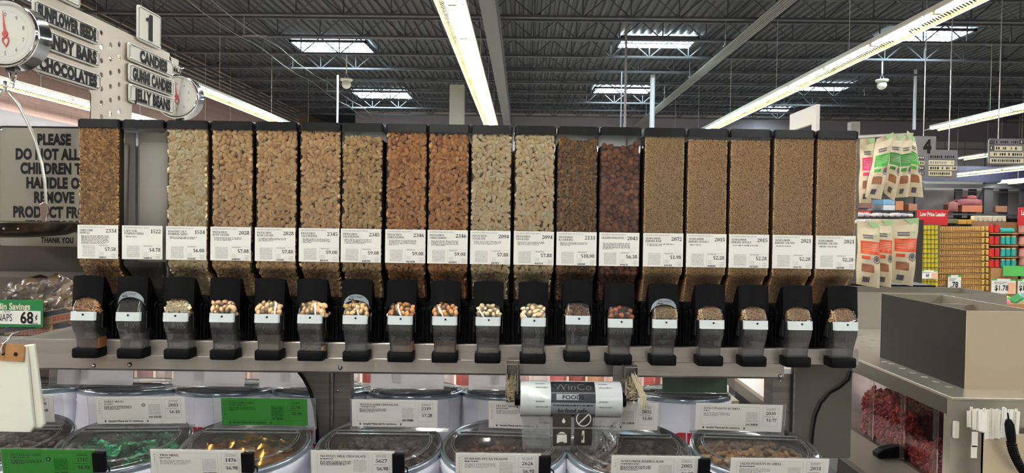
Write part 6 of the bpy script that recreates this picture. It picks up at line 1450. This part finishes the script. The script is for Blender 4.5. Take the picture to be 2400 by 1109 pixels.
def stock(name, x0, y0, x1, y1, Y, col, label, cat='box', dep=.35):
    m = mat('stock_%d_%d_%d' % col, rgb(*col), .6); p, q = at(x0, y1, Y), at(x1, y0, Y); a = MB(); w_, h_ = q.x-p.x, q.z-p.z
    if name == 'sack': 
        a.grid(lambda s, v: (w_*s, -.06*math.sin(PI*s)**.5*math.sin(PI*v)**.5, h_*v*(.82+.18*math.sin(PI*s))), 8, 6, m); a.grid(lambda s, v: (w_*(1-s), dep, h_*v*(.82+.18*math.sin(PI*s))), 4, 4, m)
        a.box(w_*.04, w_*.96, 0, dep, 0, h_*.7, m)
    else: a.box(0, w_, 0, dep, 0, h_, m)
    o = a.build(name, bevel=.01, loc=(p.x, Y, p.z)); tag(o, label, cat, 'stock on the far racking')
stock('carton', 2255, 482, 2303, 497, YR+.1, (138, 76, 50), 'orange brown carton under the red sacks on the far racking', 'carton')
stock('sack', 2244, 466, 2302, 482, YR+.15, (100, 44, 48), 'wide dark red sack on the orange carton', 'sack')
stock('sack', 2267, 458, 2290, 467, YR+.18, (104, 40, 44), 'small dark red sack on top of the wide one', 'sack')
stock('sack', 2222, 472, 2246, 497, YR+.12, (100, 52, 50), 'dull red sack left of the orange carton', 'sack')
stock('carton', 2334, 483, 2361, 497, YR+.1, (114, 78, 60), 'brown carton right of the rack post', 'carton')
stock('carton', 2410, 482, 2430, 497, YR+.1, (184, 66, 54), 'red carton at the right edge on the far racking', 'carton')
stock('carton', 2212, 513, 2243, 524, YS+.55, (110, 116, 84), 'olive tinted jars box behind the left red sign', 'carton'); 
for k, x in enumerate((2246, 2268)): stock('carton', x, 515, x+20, 526, YS+.55, (196, 148, 64), ['orange tub box, left of two above the tan jars', 'orange tub box, right of two above the tan jars'][k], 'carton')
for k in range(7): stock('tub', 2284+k*11, 506, 2293+k*11, 520, YS+.62, (206, 196, 172), 'cream tub in the row above the red and teal cans', 'tub', .1)
a = MB(); pbox(a, 2198, 526, 2400, 529, YS+.5, .5, BLKS); pbox(a, 2278, 520, 2368, 526, YS+.56, .4, BLKS); pbox(a, 2200, 529, 2396, 880, YS+.56, .4, MATS['rack_back']); tag(a.build('shelf'), 'dark shelf behind the stacks of jars and cans', 'shelf')
for (x0, y0, x1, y1, c, lb) in ((2070, 468, 2098, 480, (110, 150, 176), 'light blue box low behind the green banded bags'), (2070, 481, 2098, 493, (196, 190, 194), 'white and red box under the light blue box'), (2099, 472, 2118, 493, (178, 112, 74), 'orange box right of the light blue box'),
                             (2016, 470, 2046, 488, (120, 80, 74), 'reddish brown box just right of the rightmost bin'), (2130, 478, 2150, 494, (156, 104, 80), 'brown box under the last hanging bag')): stock('carton', x0, y0, x1, y1, 22.0, c, lb, 'box', 1.0)
a = MB(); pbox(a, 1990, 493, 2152, 497, 21.95, .6, BLKS); pbox(a, 1990, 497, 2140, 880, 22.1, .4, MATS['rack_back']); tag(a.build('shelf'), 'dark shelf behind the hanging snack bags', 'shelf')
for k in range(9): stock('packet', 2014+k*14.5, 499+(k % 3), 2026+k*14.5, 509, 5.0, [(214, 206, 206), (196, 190, 196), (222, 214, 204)][k % 3], f'pale packet, {ORD[k]} from the bins in the row above the orange bags', 'packet', .1)
a = MB(); pbox(a, 1990, 509, 2150, 513, 4.98, .3, BLKS); pbox(a, 1990, 513, 2150, 1060, 5.1, .1, MATS['rack_back']); tag(a.build('shelf'), 'low dark shelf carrying the pale packets', 'shelf')
# bright packets right behind the steel box
g = np.random.default_rng(31)
for k in range(13):
    c = [(120, 180, 70), (96, 140, 196), (206, 204, 210), (60, 150, 90), (214, 120, 130)][k % 5]; nm = ['green', 'blue', 'white', 'deep green', 'pink'][k % 5]; m = mat('bright_'+nm.replace(' ', '_'), rgb(*c), .35)
    me = bpy.data.meshes.get('bright_packet_'+nm) or mesh_of(lambda a: f_sack(a, m, .075, .045, .012), 'bright_packet_'+nm, True); p = at(2326+k*7.2, 712-6*(k % 3), 4.2+.05*(k % 4))
    o = bpy.data.objects.new('bright_packet', me); COL.objects.link(o); o.location = p; o.rotation_euler = (R(55)+g.normal(0, .3), g.normal(0, .4), g.uniform(-.8, .8)); tag(o, f'{nm} packet in the heap behind the steel box at right', 'packet', f'{nm} packets heaped behind the steel box')
a = MB(); pbox(a, 2316, 712, 2450, 980, 4.15, .6, KR); tag(a.build('dump_bin'), 'cardboard dump bin of bright packets behind the steel box', 'display bin')
# aisle boards
YA = 12.0; AG = mat('aisle_board', rgb(112, 108, 112), .6); CRM = mat('aisle_cream', rgb(206, 196, 164), .6); ADK = mat('aisle_dark', rgb(52, 52, 54), .6)
def board(x0, y0, x1, y1, rows, label, num=None):
    p, q = at(x0, y1, YA), at(x1, y0, YA); t = thing('aisle_board', label, 'aisle sign', (p.x, YA, p.z), 0, 'aisle boards'); w_, h_ = q.x-p.x, q.z-p.z
    a = MB(); a.prism([(x+w_/2, z+h_/2) for x, z in rrect(w_/2, h_/2, .04)], 0, .03, AG); a.build('board', t)
    sc = FPX/YA
    for k, (xa, xb, ya, yb, m, ink) in enumerate(rows):
        pa, pb = at(xa, yb, YA), at(xb, ya, YA); a = MB(); a.box(pa.x-p.x, pb.x-p.x, -.012, 0, pa.z-p.z, pb.z-p.z, m); st = a.build('strip', t)
        a = MB(); r = random.Random(k+int(x0)); x = pa.x-p.x+.02; z0_, z1_ = pa.z-p.z, pb.z-p.z; hh_ = z1_-z0_
        while x < pb.x-p.x-.03: wd = r.uniform(.012, .03); a.quad((x, -.0135, z0_+hh_*.22), (x+wd, -.0135, z0_+hh_*.22), (x+wd, -.0135, z1_-hh_*.22), (x, -.0135, z1_-hh_*.22), ink) if r.random() < .8 else None; x += wd+.014
        a.build('print', st)
    a = MB()
    for f in (.2, .8): a.tube([(w_*f, .015, h_), (w_*f, .015, H+4.95-p.z)], .008, ROD, 6)
    a.build('suspension', t)
    if num: pn = at(2163, 357, YA)-p; a = MB(); a.box(.0, at(2194, 330, YA).x-p.x, .0, .03, h_, at(2150, 319, YA).z-p.z, AG); a.build('number_board', t); a = MB(); ch = .20; a.text(num, pn.x, pn.z, ch, INK, y=-.004, sx=.80, bold=.07); a.build('number', t)
board(2143, 352, 2245, 418, [(2148, 2166, 366, 373, ADK, CRM), (2176, 2242, 363, 373, AG, INK), (2148, 2166, 378, 386, CRM, INK), (2176, 2236, 376, 387, CRM, INKG), (2148, 2166, 390, 398, ADK, CRM), (2176, 2242, 390, 399, CRM, INK), (2148, 2166, 403, 411, ADK, CRM), (2176, 2230, 402, 412, CRM, INK)], 'grey aisle board with the number 4, right of the hanging bags', '4')
board(2317, 326, 2430, 385, [(2330, 2388, 329, 338, AG, INK), (2318, 2329, 328, 338, ADK, CRM), (2389, 2400, 328, 338, ADK, CRM), (2330, 2394, 343, 353, CRM, INK), (2318, 2329, 342, 352, ADK, CRM), (2320, 2398, 357, 367, CRM, INK), (2320, 2398, 372, 382, CRM, INK)], 'grey aisle board with cream strips at the right edge')
